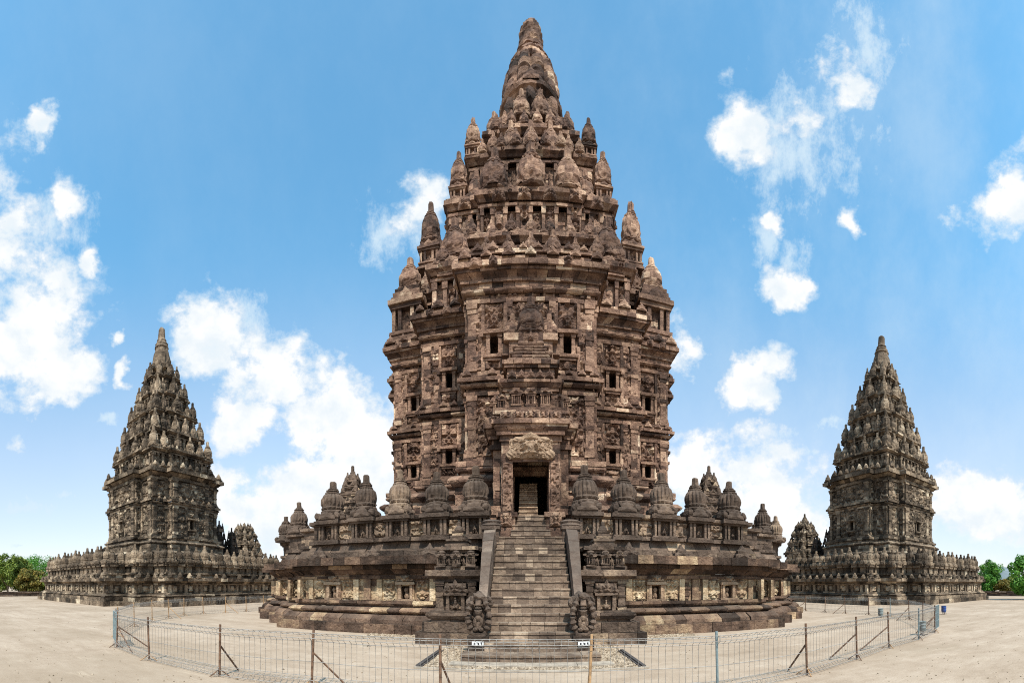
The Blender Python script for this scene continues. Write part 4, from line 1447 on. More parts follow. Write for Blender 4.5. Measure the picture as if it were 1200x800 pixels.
def build_stair_shrines():
    for s in (-1, 1):
        mb = MB(700 + s)
        gy = lambda depth: depth - TY
        J = dict(jit=0.014, core=0.08)
        X = lambda a, b: tuple(sorted((s * a, s * b)))
        a, b = X(1.86, 3.78)
        masonry(mb, rect(a, b, gy(12.45), gy(16)), step(0, 0.40, 0.0), (0.4, 0.7), **J)
        a, b = X(1.86, 3.6)
        masonry(mb, rect(a, b, gy(12.62), gy(16)), step(0.40, 0.74, 0.0), (0.4, 0.7), **J)
        a, b = X(1.8, 3.3)
        masonry(mb, rect(a, b, gy(12.72), gy(16)), step(0.74, 0.84, 0.0) + [[(0.84, 0.08), (0.96, 0.16), (1.06, 0.14)]] + step(1.06, 1.12, 0.02), (0.5, 0.9), **J)
        a, b = X(1.82, 3.18)
        cx = (a + b) / 2
        masonry(mb, rect(a, b, gy(13.0), gy(16)), courses(1.12, 2.1, 0.33, 0.0), (0.3, 0.6), **J)
        for q in (-1, 1):
            pilaster(mb, (cx + q * 0.55, gy(13.0)), (1, 0), (0, -1), 0.24, 1.12, 2.1, 0.1)
            mb.obox((cx + q * 0.26, gy(13.0)), (1, 0), (0, -1), 0.11, 0.20, 1.12, 1.62, 0.6)
        mb.relief((cx, gy(13.0)), (1, 0), (0, -1), 0.46, 0.52, 1.12, 0.2, 0.04, 0.14, 40 + s, 'figure', 0.7)
        mb.obox((cx, gy(13.0)), (1, 0), (0, -1), 0.78, 0.26, 1.62, 1.72, 0.5)
        for q, w_, h_ in ((0, 0.42, 0.5), (-0.26, 0.32, 0.36), (0.26, 0.32, 0.36)):
            mb.leaf((cx + q, gy(13.0)), (1, 0), (0, -1), w_, h_, 1.70, 0.20, 0.0, 0.45)
        mb.relief((cx, gy(12.82)), (1, 0), (0, -1), 0.72, 0.3, 1.72, 0.12, 0.04, 0.12, 60, 'face', 0.5)
        masonry(mb, rect(a, b, gy(13.0), gy(16)), step(2.08, 2.18, 0.10) + [[(2.18, 0.14), (2.26, 0.26)]] + step(2.26, 2.46, 0.32), (0.4, 0.7), **J)
        masonry(mb, rect(a + 0.1, b - 0.1, gy(13.1), gy(15.5)), step(2.44, 2.60, 0.16) + courses(2.60, 3.05, 0.25, -0.1) + step(3.05, 3.14, 0.05) + step(3.14, 3.26, 0.16), (0.3, 0.5), **J)
        for q in (-0.5, 0, 0.5):
            turret(mb, cx + q, gy(13.05), 2.56, 0.30, 0.5)
            mb.lathe([(0, .13), (.05, .15), (.1, .1), (.14, .11), (.2, .05), (.28, .04)], 10, (cx + q, gy(13.05), 3.04 - 0.02), tone=0.4)
        for q in (-0.26, 0.26):
            mb.blob((cx + q, gy(13.12), 2.72), (0.08, 0.1, 0.16), 3, 0.3, 8, 8)
        for (w_, z0, z1) in ((0.42, 3.24, 3.36), (0.34, 3.36, 3.46), (0.38, 3.46, 3.54), (0.26, 3.54, 3.66), (0.20, 3.66, 3.76), (0.22, 3.76, 3.82)):
            mb.box(cx - w_, cx + w_, gy(13.5) - w_, gy(13.5) + w_, z0, z1, None, 0.012)
        mb.lathe([(0, .15), (.08, .16), (.16, .13), (.22, .07), (.34, .065), (.37, .03)], 12, (cx, gy(13.5), 3.8), tone=0.4)
        mb.build('stair_shrine', M_DARK, temple)


def build_side_gates():
    """tall narrow gate turrets over the two side stairs, rising behind the balustrade"""
    for s in (-1, 1):
        mb = MB(900 + s)
        hw = [1.35, 1.3, 1.15, 1.0, 0.85, 0.68, 0.52, 0.36]
        zs = [3.7, 5.6, 6.7, 7.7, 8.6, 9.4, 10.2, 10.8, 11.3]
        cx = s * 15.6
        for k in range(8):
            w = hw[k]
            z0, z1 = zs[k], zs[k + 1]
            d = z1 - z0
            masonry(mb, rect(cx - w, cx + w, -w, w), step(z0, z0 + d * 0.5, 0.0) + step(z0 + d * 0.5, z0 + d * 0.68, 0.10) + step(z0 + d * 0.68, z1, 0.2), (0.3, 0.6), 0.02)
            if k > 1:
                for a in (-1, 1):
                    for b in (-1, 1):
                        mb.lathe([(0, .2), (.12, .24), (.35, .2), (.5, .1), (.75, .07)], 8, (cx + a * w * 0.95, b * w * 0.95, z1 - 0.02), tone=0.4)
            leaf_row(mb, rect(cx - w, cx + w, -w, w), z1 - 0.05, 0.12, 0.4, 0.4, 0.6)
        mb.lathe([(0, .4), (.2, .42), (.6, .36), (.75, .2), (.8, .25), (.9, .16), (1.4, .14), (1.45, .05)], 14, (cx, 0, 11.25), tone=0.4)
        mb.build('side_gate', M_DARK, temple)


build_platform()
build_balustrade()
BODY_O = build_body()
build_passage(BODY_O)
build_porch()
build_roof()
build_stairs()
build_stair_shrines()
build_side_gates()


# ------------------------------------------------------------------ the two flanking temples
def side_temple(x, y, label, seed, inner, k=1.0, crown_h=5.2):
    T = thing('temple', label, 'temple', (x, y, 0), 0.0, 'smaller temples flanking the main one')
    R = random.Random(seed)
    A, HW, WW = (12.3, 8.5, 10.4) if inner > 0 else (10.5, 6.7, 8.6)
    # platform
    mb = MB(seed)
    bays = [(A, HW)]
    plan = sym_plan(WW, bays, bays)
    G = step(0, 0.45, 0.85) + step(0.45, 0.8, 0.68) + torus(0.8, 1.05, 0.4, 0.15, 3) + step(1.05, 1.2, 0.28) + courses(1.2, 1.9, 0.35, 0.0)
    G += step(1.9, 2.05, 0.15) + [[(2.05, 0.1), (2.25, 0.3)]] + step(2.25, 2.55, 0.55)
    masonry(mb, plan, G, (0.6, 1.1), 0.03, 0.12, chip=0.03)
    for (i, p, q, L, u, n) in edges(plan):
        t = 0.35
        j = 0
        while t < L:
            c = (p[0] + u[0] * t, p[1] + u[1] * t)
            if j % 3 == 1:
                mb.relief(c, u, n, 0.6, 0.62, 1.24, 0.2, 0.12, 0.22, R.randrange(99), 'face', 0.8)
            else:
                mb.obox(c, u, n, 0.28, 0.16, 1.2, 1.9, R.choice((0.5, 0.7, 0.9)))
            t += 0.62
            j += 1
    leaf_row(mb, plan, 2.5, 0.42, 0.6, 0.55, 1.1, 0.14)
    mb.build('platform', M_GREY, T)
    # balustrade with its row of ribbed finials
    mb = MB(seed + 1)
    bplan = sym_plan(WW - 0.2, [(A - 0.2, HW - 0.2)], [(A - 0.2, HW - 0.2)])
    G = step(2.53, 2.9, 0.05) + step(2.9, 3.05, 0.18) + courses(3.05, 3.62, 0.3, -0.06) + step(3.62, 3.78, 0.1) + step(3.78, 3.95, 0.18)
    masonry(mb, bplan, G, (0.5, 0.9), 0.04, 0.4, chip=0.03, cap=False)
    mb.add([(a, b, 3.0) for (a, b) in bplan], [tuple(range(len(bplan)))], 0.4)
    spots = []
    for (i, p, q, L, u, n) in edges(bplan):
        if L < 0.6:
            continue
        kk = max(1, int(round(L / 1.02)))
        for j in range(kk):
            t = L * (j + 0.5) / kk
            c = (p[0] + u[0] * t, p[1] + u[1] * t)
            for (w_, d, z0, z1) in ((0.66, 0.22, 2.86, 3.02), (0.58, 0.1, 3.02, 3.62), (0.7, 0.28, 3.62, 3.8)):
                mb.obox(c, u, n, w_, d, z0, z1)
            mb.leaf((c[0] + n[0] * 0.12, c[1] + n[1] * 0.12), u, n, 0.55, 0.5, 3.8, 0.1, 0.1)
            spots.append((c[0] - n[0] * 0.12, c[1] - n[1] * 0.12, n))
    b = mb.build('balustrade', M_GREY, T)
    cnt = 0
    rest = []
    for (a, c, n) in spots:
        vis = n[1] < -0.5 or (n[0] * inner > 0.5)
        o_ = (a, c, 3.92)
        if vis or (n[0] * inner < -0.5):
            g_ = obj('balustrade_finial', FIN_GRAIL[R.choice((0, 0, 1, 1, 2, 2, 3))], b, (a, c, 3.8), wall_rz(n), R.uniform(0.88, 1.08))
            g_.rotation_euler.x, g_.rotation_euler.y = R.gauss(0, 0.025), R.gauss(0, 0.025)
            cnt += 1
    # turrets of the rear stair gate, backlit shade put into their dark tone
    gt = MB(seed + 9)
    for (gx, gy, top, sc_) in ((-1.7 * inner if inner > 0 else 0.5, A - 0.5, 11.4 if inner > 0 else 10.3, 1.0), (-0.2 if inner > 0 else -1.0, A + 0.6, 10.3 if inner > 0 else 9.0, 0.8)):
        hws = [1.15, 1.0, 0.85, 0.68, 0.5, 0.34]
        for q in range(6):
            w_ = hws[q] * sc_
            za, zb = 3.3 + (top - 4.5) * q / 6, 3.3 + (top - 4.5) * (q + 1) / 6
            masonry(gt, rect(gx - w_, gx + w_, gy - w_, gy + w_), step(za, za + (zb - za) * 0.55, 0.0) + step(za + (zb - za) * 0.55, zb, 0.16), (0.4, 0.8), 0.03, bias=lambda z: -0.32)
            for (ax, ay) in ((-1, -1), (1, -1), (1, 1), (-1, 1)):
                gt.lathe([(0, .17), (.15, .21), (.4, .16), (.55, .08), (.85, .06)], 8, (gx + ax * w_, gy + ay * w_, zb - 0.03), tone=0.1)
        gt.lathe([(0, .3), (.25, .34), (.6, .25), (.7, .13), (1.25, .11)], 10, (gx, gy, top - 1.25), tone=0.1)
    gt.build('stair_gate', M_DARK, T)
    # body
    mb = MB(seed + 2)
    bp = sym_plan(4.55 * k, [(5.35 * k, 2.5 * k)], [(5.35 * k, 2.5 * k)])
    niches, holes = [], []
    storey(mb, bp, 7.5, 10.6, 3, niches, holes, 0.6, 1.1, res=0.13, pw=0.5, amp=0.2, dep=0.16, minniche=3.0)
    storey(mb, bp, 11.6, 13.5, 4, [], [], 0.6, 0.9, res=0.13, pw=0.5, amp=0.2, dep=0.16, minniche=99)
    G = step(3.0, 4.6, 1.5) + step(4.6, 5.2, 1.25) + torus(5.2, 5.6, 0.9, 0.25, 4) + courses(5.6, 6.3, 0.35, 0.6) + torus(6.3, 6.7, 0.55, 0.22, 4) + step(6.7, 7.0, 0.35) + step(7.0, 7.25, 0.5) + step(7.25, 7.5, 0.2)
    G += courses(7.5, 10.6, 0.34, 0.0) + step(10.6, 10.8, 0.18) + torus(10.8, 11.1, 0.15, 0.15, 3) + step(11.1, 11.35, 0.42) + step(11.35, 11.6, 0.15)
    G += courses(11.6, 13.5, 0.32, 0.0) + step(13.5, 13.75, 0.2) + step(13.75, 13.95, 0.08) + [[(13.95, 0.2), (14.25, 0.45)]] + step(14.25, 14.65, 0.72) + step(14.65, 14.9, 0.58)
    masonry(mb, bp, G, (0.5, 0.95), 0.03, 0.12, holes=holes, chip=0.03)
    leaf_row(mb, bp, 11.32, 0.3, 0.5, 0.4, 0.8, 0.1)
    leaf_row(mb, bp, 14.85, 0.5, 0.7, 0.7, 1.0, 0.15)
    bo = mb.build('body', M_GREY, T)
    me = niche_mesh('window_niche', 0.6, 1.1, M_GREY, 19, 1.0, 0.22)
    for (c, z, rz) in niches:
        n = (math.sin(rz), -math.cos(rz))
        if n[1] < -0.5 or n[0] * inner > 0.5:
            obj('window_niche', me, bo, (c[0], c[1], z), rz)
    # roof: four shrinking storeys ringed by finials
    mb = MB(seed + 3)
    tiers = [(14.9, 17.4, 4.05), (17.4, 19.8, 3.3), (19.8, 22.4, 2.75), (22.4, 24.9, 2.1), (24.9, 27.4, 1.4), (27.4, 28.6, 0.8)]
    fins = []
    for ti, (z0, z1, w) in enumerate(tiers):
        p = sym_plan(w * k, [((w + 0.5) * k, w * 0.52 * k)], [((w + 0.5) * k, w * 0.52 * k)])
        kk = 0.7 if ti < 5 else 0.5
        roof_tier(mb, p, z0, z1, pil=0.7, rec=0.2, res=0.14, leafh=0.5, blk=(0.5, 0.9), slab=0.3 if ti < 4 else 0.2, k=kk)
        nw = tiers[ti + 1][2] if ti < 5 else 0.6
        ring = (w + nw) / 2 + 0.18
        hh = (2.2, 2.2, 2.1, 2.0, 1.8, 1.0)[ti]
        wd = (1.0, 0.95, 0.95, 0.85, 0.8, 0.9)[ti]
        num = (4, 4, 3, 3, 1, 1)[ti]
        for a in (-1, 1):
            for c in (-1, 1):
                fins.append((a * ring * k, c * ring * k, z1 - 0.1, hh * 1.1, wd * 0.9))
        for side in range(4):
            ca, sa = (1, 0, -1, 0)[side], (0, 1, 0, -1)[side]
            for j in range(num):
                t = 0 if num == 1 else (j / (num - 1) * 2 - 1) * ring * 0.66
                out = ring + (0.35 if abs(t) < ring * 0.5 else 0.05)
                big = 1.15 if abs(t) < 0.05 else 0.95
                fins.append(((ca * out - sa * t) * k, (sa * out + ca * t) * k, z1 - 0.1, hh * big, wd * big))
    ro = mb.build('roof', M_GREY, T)
    for i, (a, c, z, h, w_) in enumerate(fins):
        obj('roof_finial', FIN_GREY[i % 3], ro, (a, c, z), R.uniform(-0.3, 0.3), (h * w_, h * w_, h))
    cr = MB(seed + 4)
    z0 = 28.2
    ks = crown_h / 5.2
    pf = [(0, 1.2), (.5, 1.3), (.6, 1.08), (.9, 1.18), (1.5, 1.16), (2.2, 1.02), (2.8, .80), (2.95, .90), (3.2, .72), (3.35, .78), (3.6, .56), (3.75, .62), (3.95, .44), (4.95, .38), (5.2, .16)]
    cr.lathe([(z0 + z * ks, r) for z, r in pf], 24, noise=0.06, seed=seed, tone=0.45, rib=[0, 0, 0, .08, .12, .12, .08, 0, 0, 0, 0, 0, 0, 0, 0], ribn=10)
    cr.build('crown', M_GREY, ro)
    return T


side_temple(-40.0, 29.2, 'grey tiered side temple at left, low trees growing beside its platform', 1100, 1, 1.06, 6.1)
side_temple(38.8, 31.2, 'grey tiered side temple at right, fence bins standing before its platform', 1200, -1)


def small_shrine(x, y, label, seed, H=13.0, blunt=False):
    T = thing('shrine', label, 'shrine', (x, y, 0), 0, 'small shrines between the temples')
    mb = MB(seed)
    masonry(mb, sym_plan(2.6, [(3.0, 1.6)], [(3.0, 1.6)]), step(0, 1.0, 0.6) + step(1.0, 2.0, 0.3) + courses(2.0, 4.6, 0.5, 0.0) + step(4.6, 5.0, 0.3) + step(5.0, 5.5, 0.55), (0.7, 1.2), 0.05, 0.12)
    mb.build('body', M_GREY, T)
    rf = MB(seed + 1)
    zs = [5.5, 7.4, 9.1, 10.6, 11.8]
    ws = [2.3, 1.85, 1.4, 0.95]
    fins = []
    for k in range(4):
        w = ws[k]
        p = sym_plan(w, [(w + 0.25, w * 0.55)], [(w + 0.25, w * 0.55)])
        d = zs[k + 1] - zs[k]
        masonry(rf, p, step(zs[k], zs[k] + 0.25 * d, 0.15) + step(zs[k] + 0.25 * d, zs[k] + 0.6 * d, -0.1) + step(zs[k] + 0.6 * d, zs[k] + 0.8 * d, 0.15) + step(zs[k] + 0.8 * d, zs[k + 1], 0.3), (0.5, 0.9), 0.05, 0.12)
        leaf_row(rf, p, zs[k + 1] - 0.1, 0.2, 0.55, 0.5, 0.8, 0.14)
        nw = ws[k + 1] if k < 3 else 0.5
        r = (w + nw) / 2 + 0.15
        for a in range(8):
            t = a * math.pi / 4
            q = r * (1.25 if a % 2 else 1.05)
            fins.append((q * math.cos(t), q * math.sin(t), zs[k + 1] - 0.05, 1.5 - 0.15 * k))
    ro = rf.build('roof', M_GREY, T)
    for i, (a, b, z, h) in enumerate(fins):
        obj('roof_finial', FIN_GREY[i % 3], ro, (a, b, z), 0, (h * 1.15, h * 1.15, h))
    if not blunt:
        obj('roof_finial', FIN_GREY[0], ro, (0, 0, 11.7), 0, (2.3, 2.3, H - 11.6))
    else:
        obj('roof_finial', FIN_GREY[1], ro, (0, 0, 11.0), 0, (3.2, 3.2, 1.8))


small_shrine(-47.0, 52.5, 'small blunt topped stone shrine just right of the left temple', 1300, 12.6, True)
small_shrine(43.6, 52.0, 'small pointed stone shrine just left of the right temple', 1400, 14.0)

# ------------------------------------------------------------------ ground


def flat(name, pts, z, mat, kind='structure', tone=0.5):
    mb = MB(1)
    mb.add([(x, y, z) for (x, y) in pts], [tuple(range(len(pts)))], tone)
    return tag(mb.build(name, mat), kind=kind)


flat('ground', rect(-1500, 1500, -1500, 1500), 0.0, M_GROUND)
hl = MB(5)
pts = []
nx = 120
for i in range(nx + 1):
    a = -1.7 + 3.4 * i / nx
    h = 2 + 8 * float(vnoise(i * 0.45, 3.0, 2)) + 34 * math.exp(-((a - 1.2) / 0.05) ** 2)
    for (r, z) in ((820, -2), (860, h * 0.7), (960, h * 1.15), (1250, -5)):
        pts.append((r * math.sin(a), r * math.cos(a), z))
fs = []
for i in range(nx):
    for k in range(3):
        fs.append((i * 4 + k, (i + 1) * 4 + k, (i + 1) * 4 + k + 1, i * 4 + k + 1))
hl.add(pts, fs, 0.5)
tag(hl.build('hills', M_HILL, smooth=True), kind='structure')

# gravel bed round the stair foot and along the platform
gv = MB(31)
R = gv.R


def stones(x0, x1, y0, y1, num):
    for _ in range(num):
        x, y = R.uniform(x0, x1), R.uniform(y0, y1)
        s = R.uniform(0.018, 0.05)
        a = R.uniform(0, 6.28)
        c_, sn = math.cos(a), math.sin(a)
        vs = []
        for (p, q, z) in ((-1, -.7, 0), (1, -.8, 0), (.9, .8, 0), (-.8, .7, 0), (-.5, -.4, .9), (.6, -.3, 1), (.4, .5, .8), (-.6, .3, 1)):
            p, q = p * s, q * s
            vs.append((x + p * c_ - q * sn, y + p * sn + q * c_, z * s * R.uniform(0.6, 1.0)))
        gv.add(vs, [(4, 5, 6, 7), (0, 1, 5, 4), (1, 2, 6, 5), (2, 3, 7, 6), (3, 0, 4, 7)], R.random())


gv.add([(x, y, 0.004) for (x, y) in rect(-2.6, 2.65, 8.92, 12.6)], [(0, 1, 2, 3)], 0.55)
stones(-2.6, 2.65, 8.92, 9.5, 1500)
stones(-2.6, -1.7, 9.4, 12.45, 1300)
stones(1.7, 2.65, 9.4, 12.45, 1300)
for s in (-1, 1):
    a, b = sorted((s * 2.6, s * 6.2))
    gv.add([(x, y, 0.004) for (x, y) in rect(a, b, 13.5, 14.7)], [(0, 1, 2, 3)], 0.5)
    stones(a, b, 13.5, 14.55, 1500)
tag(gv.build('gravel', M_GRAVEL), kind='stuff')
kb = MB(33)
kb.box(-2.72, 2.75, 8.82, 8.92, 0, 0.045, 0.5, 0.004)
for (a, b) in ((-6.3, -2.7), (2.75, 6.3)):
    kb.box(a, b, 13.36, 13.46, 0, 0.05, 0.5, 0.004)
tag(kb.build('kerb', M_KERB), kind='structure')
for s, lab in ((-1, 'thin dark drain edging left of the stair gravel'), (1, 'thin dark drain edging right of the stair gravel')):
    kp = MB(34)
    kp.box(s * 2.66 - 0.045, s * 2.66 + 0.045, 8.95, 11.3, 0, 0.07, 0.5, 0.004)
    kp.box(s * 2.66 - 0.02 - s * 0.09, s * 2.66 + 0.02 - s * 0.09, 8.95, 11.3, 0, 0.05, 0.9, 0.004)
    tag(kp.build('drain_edging', M_PIPE), lab, 'edging', 'edgings beside the stairs')

pb = MB(78)
PR = pb.R
for _ in range(2600):
    a = PR.uniform(-1.4, 1.3)
    r = 5.5 + 26 * PR.random() ** 2.0
    x, y = r * math.sin(a), r * math.cos(a)
    if y > 13.0 and abs(x) < 18:
        continue
    s_ = PR.uniform(0.008, 0.026) * (1.6 if PR.random() < 0.06 else 1)
    c_ = PR.uniform(0, 6.28)
    ring_ = [(x + s_ * math.cos(c_ + k * 1.257) * PR.uniform(0.7, 1.2), y + s_ * math.sin(c_ + k * 1.257) * PR.uniform(0.7, 1.2), 0.0) for k in range(5)]
    top_ = [(x + (q[0] - x) * 0.55, y + (q[1] - y) * 0.55, s_ * PR.uniform(0.5, 0.9)) for q in ring_]
    pb.add(ring_ + top_, [(k, (k + 1) % 5, 5 + (k + 1) % 5, 5 + k) for k in range(5)] + [(5, 6, 7, 8, 9)], PR.random() * 0.8)
tag(pb.build('pebbles', M_GRAVEL), kind='stuff')


def loose(name, lab, x, y, w, d, h, rz, mat, seed):
    mb = MB(seed)
    mb.box(-w / 2, w / 2, -d / 2, d / 2, 0, h, 0.6, min(w, d) * 0.08, taper=0.12)
    mb.box(-w * .32, w * .25, -d * .3, d * .35, h * .9, h * 1.15, 0.65, min(w, d) * 0.06)
    tag(mb.build(name, mat, None, (x, y, 0), rz), lab, 'stone', 'loose stones on the ground')


loose('paving_stone', 'pale flat stone lying left on the paving, the one nearer the stairs', *pix(458, 12.3)[:2], 0.34, 0.22, 0.05, 0.3, M_KERB, 3)
loose('paving_stone', 'pale flat stone lying left on the paving, the one farther from the stairs', *pix(427, 12.6)[:2], 0.36, 0.2, 0.05, -0.2, M_KERB, 4)

# ------------------------------------------------------------------ low boundary walls
for s, lab in ((-1, 'low dark stone wall below the trees at the left edge'), (1, 'low dark stone wall below the trees at the right edge')):
    mb = MB(1500 + s)
    t = thing('boundary_wall', lab, 'wall', (s * 61.5, 20, 0), 0, 'low walls round the courtyard')
    masonry(mb, rect(-0.6, 0.6, -34, 60), step(0, 0.3, 0.1) + step(0.3, 0.55, 0.0) + step(0.55, 0.75, 0.12), (0.8, 1.6), 0.05, 0.15, chip=0.04, drop=0.02)
    mb.build('masonry', M_DARK, t)


# ------------------------------------------------------------------ wire fence
def fence(label, posts, braces, seed, thick=0.0055, skip_first=False, pale=False, inward=(0, 1)):
    T = thing('fence', label, 'fence', (posts[0][0], posts[0][1], 0), 0, 'wire fence sections round the temple')
    ox, oy = posts[0]
    R = random.Random(seed)
    H = 1.06
    for a, b in zip(posts[:-1], posts[1:]):
        mb = MB(seed)
        A, B = Vector((a[0] - ox, a[1] - oy, 0)), Vector((b[0] - ox, b[1] - oy, 0))
        L = (B - A).length
        u = (B - A) / L
        n = Vector((u.y, -u.x, 0))
        if n.dot(Vector((inward[0], inward[1], 0))) > 0:
            n = -n
        at = lambda t, d, z: A + u * t + n * d + Vector((0, 0, z))
        kk = int(L / 0.118)
        for i in range(kk + 1):
            t = L * i / kk
            w = R.uniform(-0.006, 0.006)
            # each upright is bent over into a rolled top and bottom
            mb.tube([at(t, 0.0, 0.12), at(t, 0.10, 0.05), at(t, 0.10, 0.16), at(t + w, 0.0, 0.22), at(t + w, 0.0, H - 0.16), at(t, 0.10, H - 0.10), at(t, 0.09, H), at(t, -0.02, H - 0.05)], thick * 0.85, 4, R.random())
        for (d, z) in ((0.0, 0.22), (0.1, 0.05), (0.1, 0.16), (0.0, 0.50), (0.0, H - 0.16), (0.10, H - 0.10), (0.09, H), (-0.02, H - 0.05)):
            sag = R.uniform(-0.012, 0.012)
            mb.tube([at(0, d, z), at(L / 2, d, z + sag), at(L, d, z)], thick, 4, R.random())
        mb.build('wire_panel', M_GALV, T)
    if skip_first:
        ep = MB(seed + 7)
        q = Vector((inward[2], inward[3], 0))
        for i in range(24):
            t = 1.2 * i / 23
            ep.tube([q * t + Vector((0, 0, 0.14)), q * t + Vector((0, 0, 1.08))], 0.012, 4)
        for z in (0.14, 0.45, 0.77, 1.08):
            ep.tube([Vector((0, 0, z)), q * 1.2 + Vector((0, 0, z))], 0.016, 4)
        ep.build('end_panel', M_BLUE, T)
    for k, (x, y) in enumerate(posts):
        if skip_first and k == 0:
            continue
        p = Vector((x - ox, y - oy, 0))
        mb = MB(seed + k)
        le = Vector((R.uniform(-0.05, 0.05), R.uniform(-0.03, 0.03), 0))
        mt = braces.get(k, (None, None))[1] or (M_RUSTLT if pale else M_RUST)
        mb.tube([p, p + le * 0.5 + Vector((0, 0, 0.55)), p + le + Vector((0, 0, 1.13))], 0.026, 8)
        po = mb.build('post', mt, T)
        fb = MB(seed + 50 + k)
        for ang in (0.4, 2.5, 4.4):
            fb.tube([p + Vector((math.cos(ang) * 0.24, math.sin(ang) * 0.24, 0.012)), p + Vector((0, 0, 0.16))], 0.014, 5)
        fb.build('foot', M_RUSTLT if (k + seed) % 2 else M_RUST, po)
        for (dx, dy) in braces.get(k, ([], None))[0] or []:
            bb = MB(seed + 90 + k)
            bb.tube([p + Vector((dx, dy, 0.02)), p + Vector((0, 0, 0.68)) + le * 0.6], 0.021, 6)
            bb.build('brace', mt, po)
    return T


front_posts = [(-10.75, 6.1), (-8.5, 5.8), (-6.06, 5.97), (-4.03, 6.45), (-1.55, 6.62), (1.0, 6.7), (3.3, 6.4), (5.6, 6.6), (7.7, 7.03), (9.7, 7.5), (11.75, 7.75), (13.8, 8.3)]
fence('long wire mesh fence section crossing the front of the main staircase', front_posts,
      {0: ([(0.75, 0.75), (1.1, -0.12)], None), 1: ([], None), 2: ([(-0.05, 0.66)], None), 3: ([(0.5, 0.45)], None), 4: ([(0.12, 0.5)], None), 5: ([(0.05, 0.45)], M_RUSTLT), 6: ([], M_BLUE), 7: ([(-0.05, 0.6)], None), 8: ([(-0.6, 0.45)], None),
       9: ([(-0.95, 0.35)], None), 10: ([], M_BLUE), 11: ([(-0.65, 0.5), (-0.9, 0.1)], None)}, 2000)
left_ret = [(-10.75, 6.1), (-12.9, 7.35), (-15.6, 9.8), (-17.3, 12.0), (-18.2, 13.8), (-19.0, 15.6), (-19.3, 17.5), (-18.9, 19.2), (-18.6, 21.0), (-18.6, 23.0), (-18.5, 25.2)]
fence('rusty wire mesh fence section running back toward the left grey temple', left_ret, {4: ([(0.9, 0.2)], None), 7: ([(0.9, 0.3)], None), 9: ([(0.9, 0.3)], None)}, 2100, 0.005, True, True, (1, 0.3, -0.917, 0.40))
right_ret = [(13.8, 8.3), (16.0, 10.3), (18.0, 12.5), (19.0, 14.6), (19.3, 16.6), (19.0, 18.4), (18.8, 20.2), (18.7, 22.2), (18.6, 24.4)]
fence('wire mesh fence section running back toward the right grey temple', right_ret, {2: ([(-0.9, 0.2)], None), 3: ([], M_BLUE), 5: ([(-0.9, 0.3)], None), 7: ([(-0.9, 0.3)], None)}, 2200, 0.005, True, False, (-1, 0.3, 0.926, 0.377))


# ------------------------------------------------------------------ bins
def drum_bin(label, x, y, r, h, zlift, mat, seed):
    T = thing('rubbish_bin', label, 'bin', (x, y, 0), 0.2, 'rubbish bins by the right fence')
    b = MB(seed)
    b.lathe([(zlift, r * 0.86), (zlift + 0.02, r * 0.9), (zlift + h * 0.3, r), (zlift + h * 0.33, r * 1.05), (zlift + h * 0.37, r), (zlift + h * 0.66, r), (zlift + h * 0.69, r * 1.05), (zlift + h * 0.73, r), (zlift + h * 0.97, r * 0.98), (zlift + h, r * 1.06),
             (zlift + h * 1.0 + 0.015, r * 0.98), (zlift + h * 0.8, r * 0.93)], 20, tone=0.5)
    b.build('drum', mat, T, smooth=True)
    f = MB(seed + 1)
    for s in (-1, 1):
        f.tube([(s * r * 1.12, 0, 0), (s * r * 1.12, 0, zlift + h * 0.75)], 0.018, 6)
        f.tube([(s * r * 1.12, -0.16, 0.01), (s * r * 1.12, 0.16, 0.01)], 0.018, 6)
    f.tube([(-r * 1.12, 0, 0.03), (r * 1.12, 0, 0.03)], 0.016, 6)
    f.build('stand', M_PIPE, T)


drum_bin('grey drum rubbish bin hung low just inside the right fence corner', *pix(1081, 15.4)[:2], 0.145, 0.36, 0.16, M_BINGREY, 2300)
drum_bin('blue rubbish bin outside the right fence corner', *pix(1106, 26.0)[:2], 0.17, 0.42, 0.12, M_BINBLUE, 2310)
drum_bin('pale blue rubbish bin farther off, in front of the right temple platform', *pix(1032, 23.5)[:2], 0.16, 0.42, 0.1, M_BINGREY, 2320)


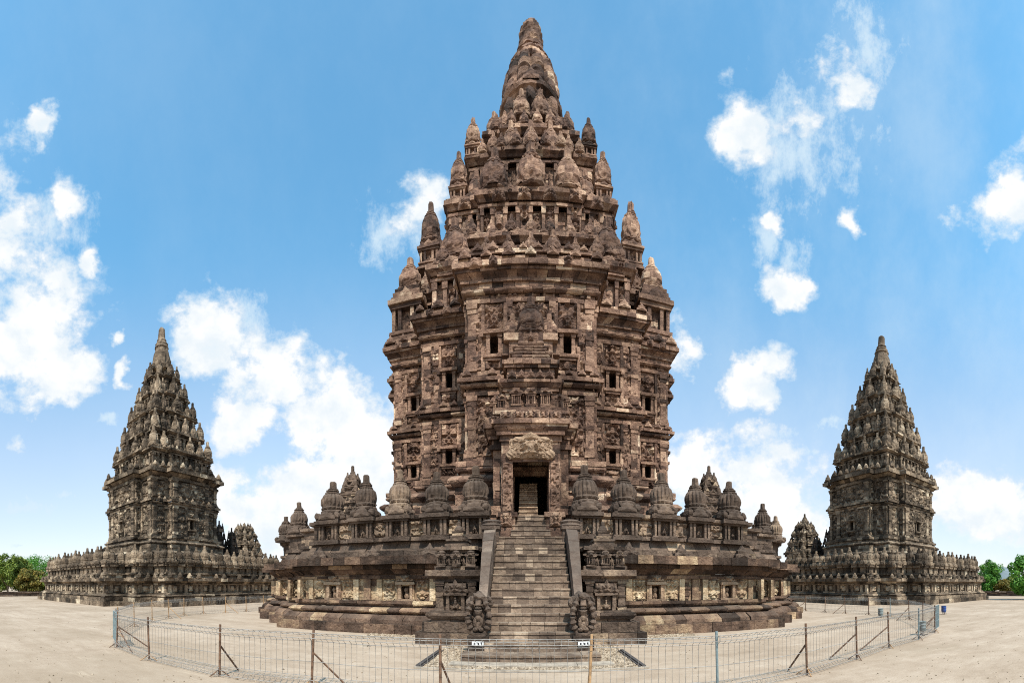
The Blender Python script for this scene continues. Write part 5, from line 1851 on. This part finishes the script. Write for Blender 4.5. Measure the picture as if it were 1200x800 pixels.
# ------------------------------------------------------------------ trees
def tree(label, x, y, h, cr, mat, seed, cz=0.42, n=2600, leaf=0.34, group=None, clumps=26, trunk_r=0.16, oval=1.0, name='tree', low=0.0):
    T = thing(name, label, 'tree', (x, y, 0), 0, group)
    R = random.Random(seed)
    tb = MB(seed)
    top = h * 0.72
    pts = [(0.0, 0, 0), (R.uniform(-.1, .1), R.uniform(-.1, .1), h * 0.2), (R.uniform(-.25, .25), R.uniform(-.2, .2), h * 0.45), (R.uniform(-.4, .4), R.uniform(-.3, .3), top)]
    tb.tube(pts, [trunk_r * 1.3, trunk_r, trunk_r * 0.75, trunk_r * 0.3], 7)
    cl = []
    for k in range(clumps):
        a = R.uniform(0, 6.283)
        q = R.uniform(0.15, 1.0) ** 0.6
        v = R.uniform(-1, 1)
        rr = cr * q * math.sqrt(max(0.05, 1 - v * v * 0.8))
        zc = h * (cz + (1 - cz) / 2) + v * h * (1 - cz) / 2 * 0.86
        c = Vector((rr * math.cos(a), rr * math.sin(a), max(low, zc)))
        cl.append((c, cr * R.uniform(0.24, 0.42), R.uniform(-0.22, 0.22)))
        if k < 9:
            s = Vector(pts[1 + k % 2]) * 1.0
            m = (s + c) / 2 + Vector((0, 0, -0.2))
            tb.tube([s, m, c], [trunk_r * 0.5, trunk_r * 0.3, trunk_r * 0.1], 5)
    tb.build('trunk', M_BARK, T)
    lb = MB(seed + 1)
    per = n // clumps
    for (c, r, dt) in cl:
        for _ in range(per):
            d = Vector((R.gauss(0, 1), R.gauss(0, 1), R.gauss(0, 0.8)))
            d = d.normalized() * r * R.uniform(0.35, 1.0) ** 0.5
            p = c + d
            nrm = (d.normalized() + Vector((R.uniform(-.8, .8), R.uniform(-.8, .8), R.uniform(-.3, 1.0)))).normalized()
            a = nrm.orthogonal().normalized()
            b = nrm.cross(a)
            t = R.uniform(0, 6.28)
            a2 = a * math.cos(t) + b * math.sin(t)
            b2 = nrm.cross(a2)
            s = leaf * R.uniform(0.6, 1.2)
            lb.add([tuple(p - a2 * s * .5), tuple(p + b2 * s * .28), tuple(p + a2 * s * .5 - nrm * s * .1), tuple(p - b2 * s * .28)], [(0, 1, 2, 3)], min(1, max(0, R.gauss(0.5 + dt, 0.17))))
    lb.build('crown', mat, T)


LG = 'trees beyond the left wall'
TR = [(-8, 74, 6.2, 2.2, M_LEAF, 'olive green tree at the far left edge of the photo'),
      (9, 70, 7.3, 1.9, M_LEAF, 'tallest slender olive green tree at left, first from its grove edge'),
      (22, 72, 6.9, 1.8, M_LEAF, 'slender olive green tree in the middle of the left grove'),
      (31, 66, 4.6, 1.3, M_LEAF_Y, 'short yellowish tree in front, standing over the left low wall'),
      (42, 66, 4.2, 1.4, M_LEAF_Y, 'short orange tinged tree beside the left temple platform'),
      (50, 66, 3.3, 1.1, M_LEAF, 'lowest round green tree touching the left temple platform'),
      (44, 96, 8.2, 4.6, M_LEAF_B, 'broad bright green tree behind the left grove')]
for k, (px, r, h, cr, mt, lab) in enumerate(TR):
    x, y, _ = pix(px, r)
    tree(lab, x, y, h, cr * 1.3, mt, 2500 + k * 7, 0.12, 7500, 0.42, LG, 50)
RG = 'trees beyond the right wall'
TR = [(1163, 74, 6.6, 1.9, M_LEAF_B, 'bright green round headed tree beside the right temple platform'),
      (1155, 70, 3.6, 1.5, M_LEAF_B, 'low bright green bushy tree at the right temple platform corner'),
      (1177, 70, 2.6, 1.2, M_LEAF_Y, 'low yellow flowering tree over the right low wall'),
      (1188, 72, 3.4, 1.5, M_LEAF, 'low olive tree between the yellow tree and the right edge'),
      (1202, 50, 5.6, 1.7, M_LEAF_B, 'nearest tree with large dark leaves at the right edge')]
for k, (px, r, h, cr, mt, lab) in enumerate(TR):
    x, y, _ = pix(px, r)
    tree(lab, x, y, h, cr * 1.25, mt, 2600 + k * 7, 0.14, 5200, 0.4, RG, 38)
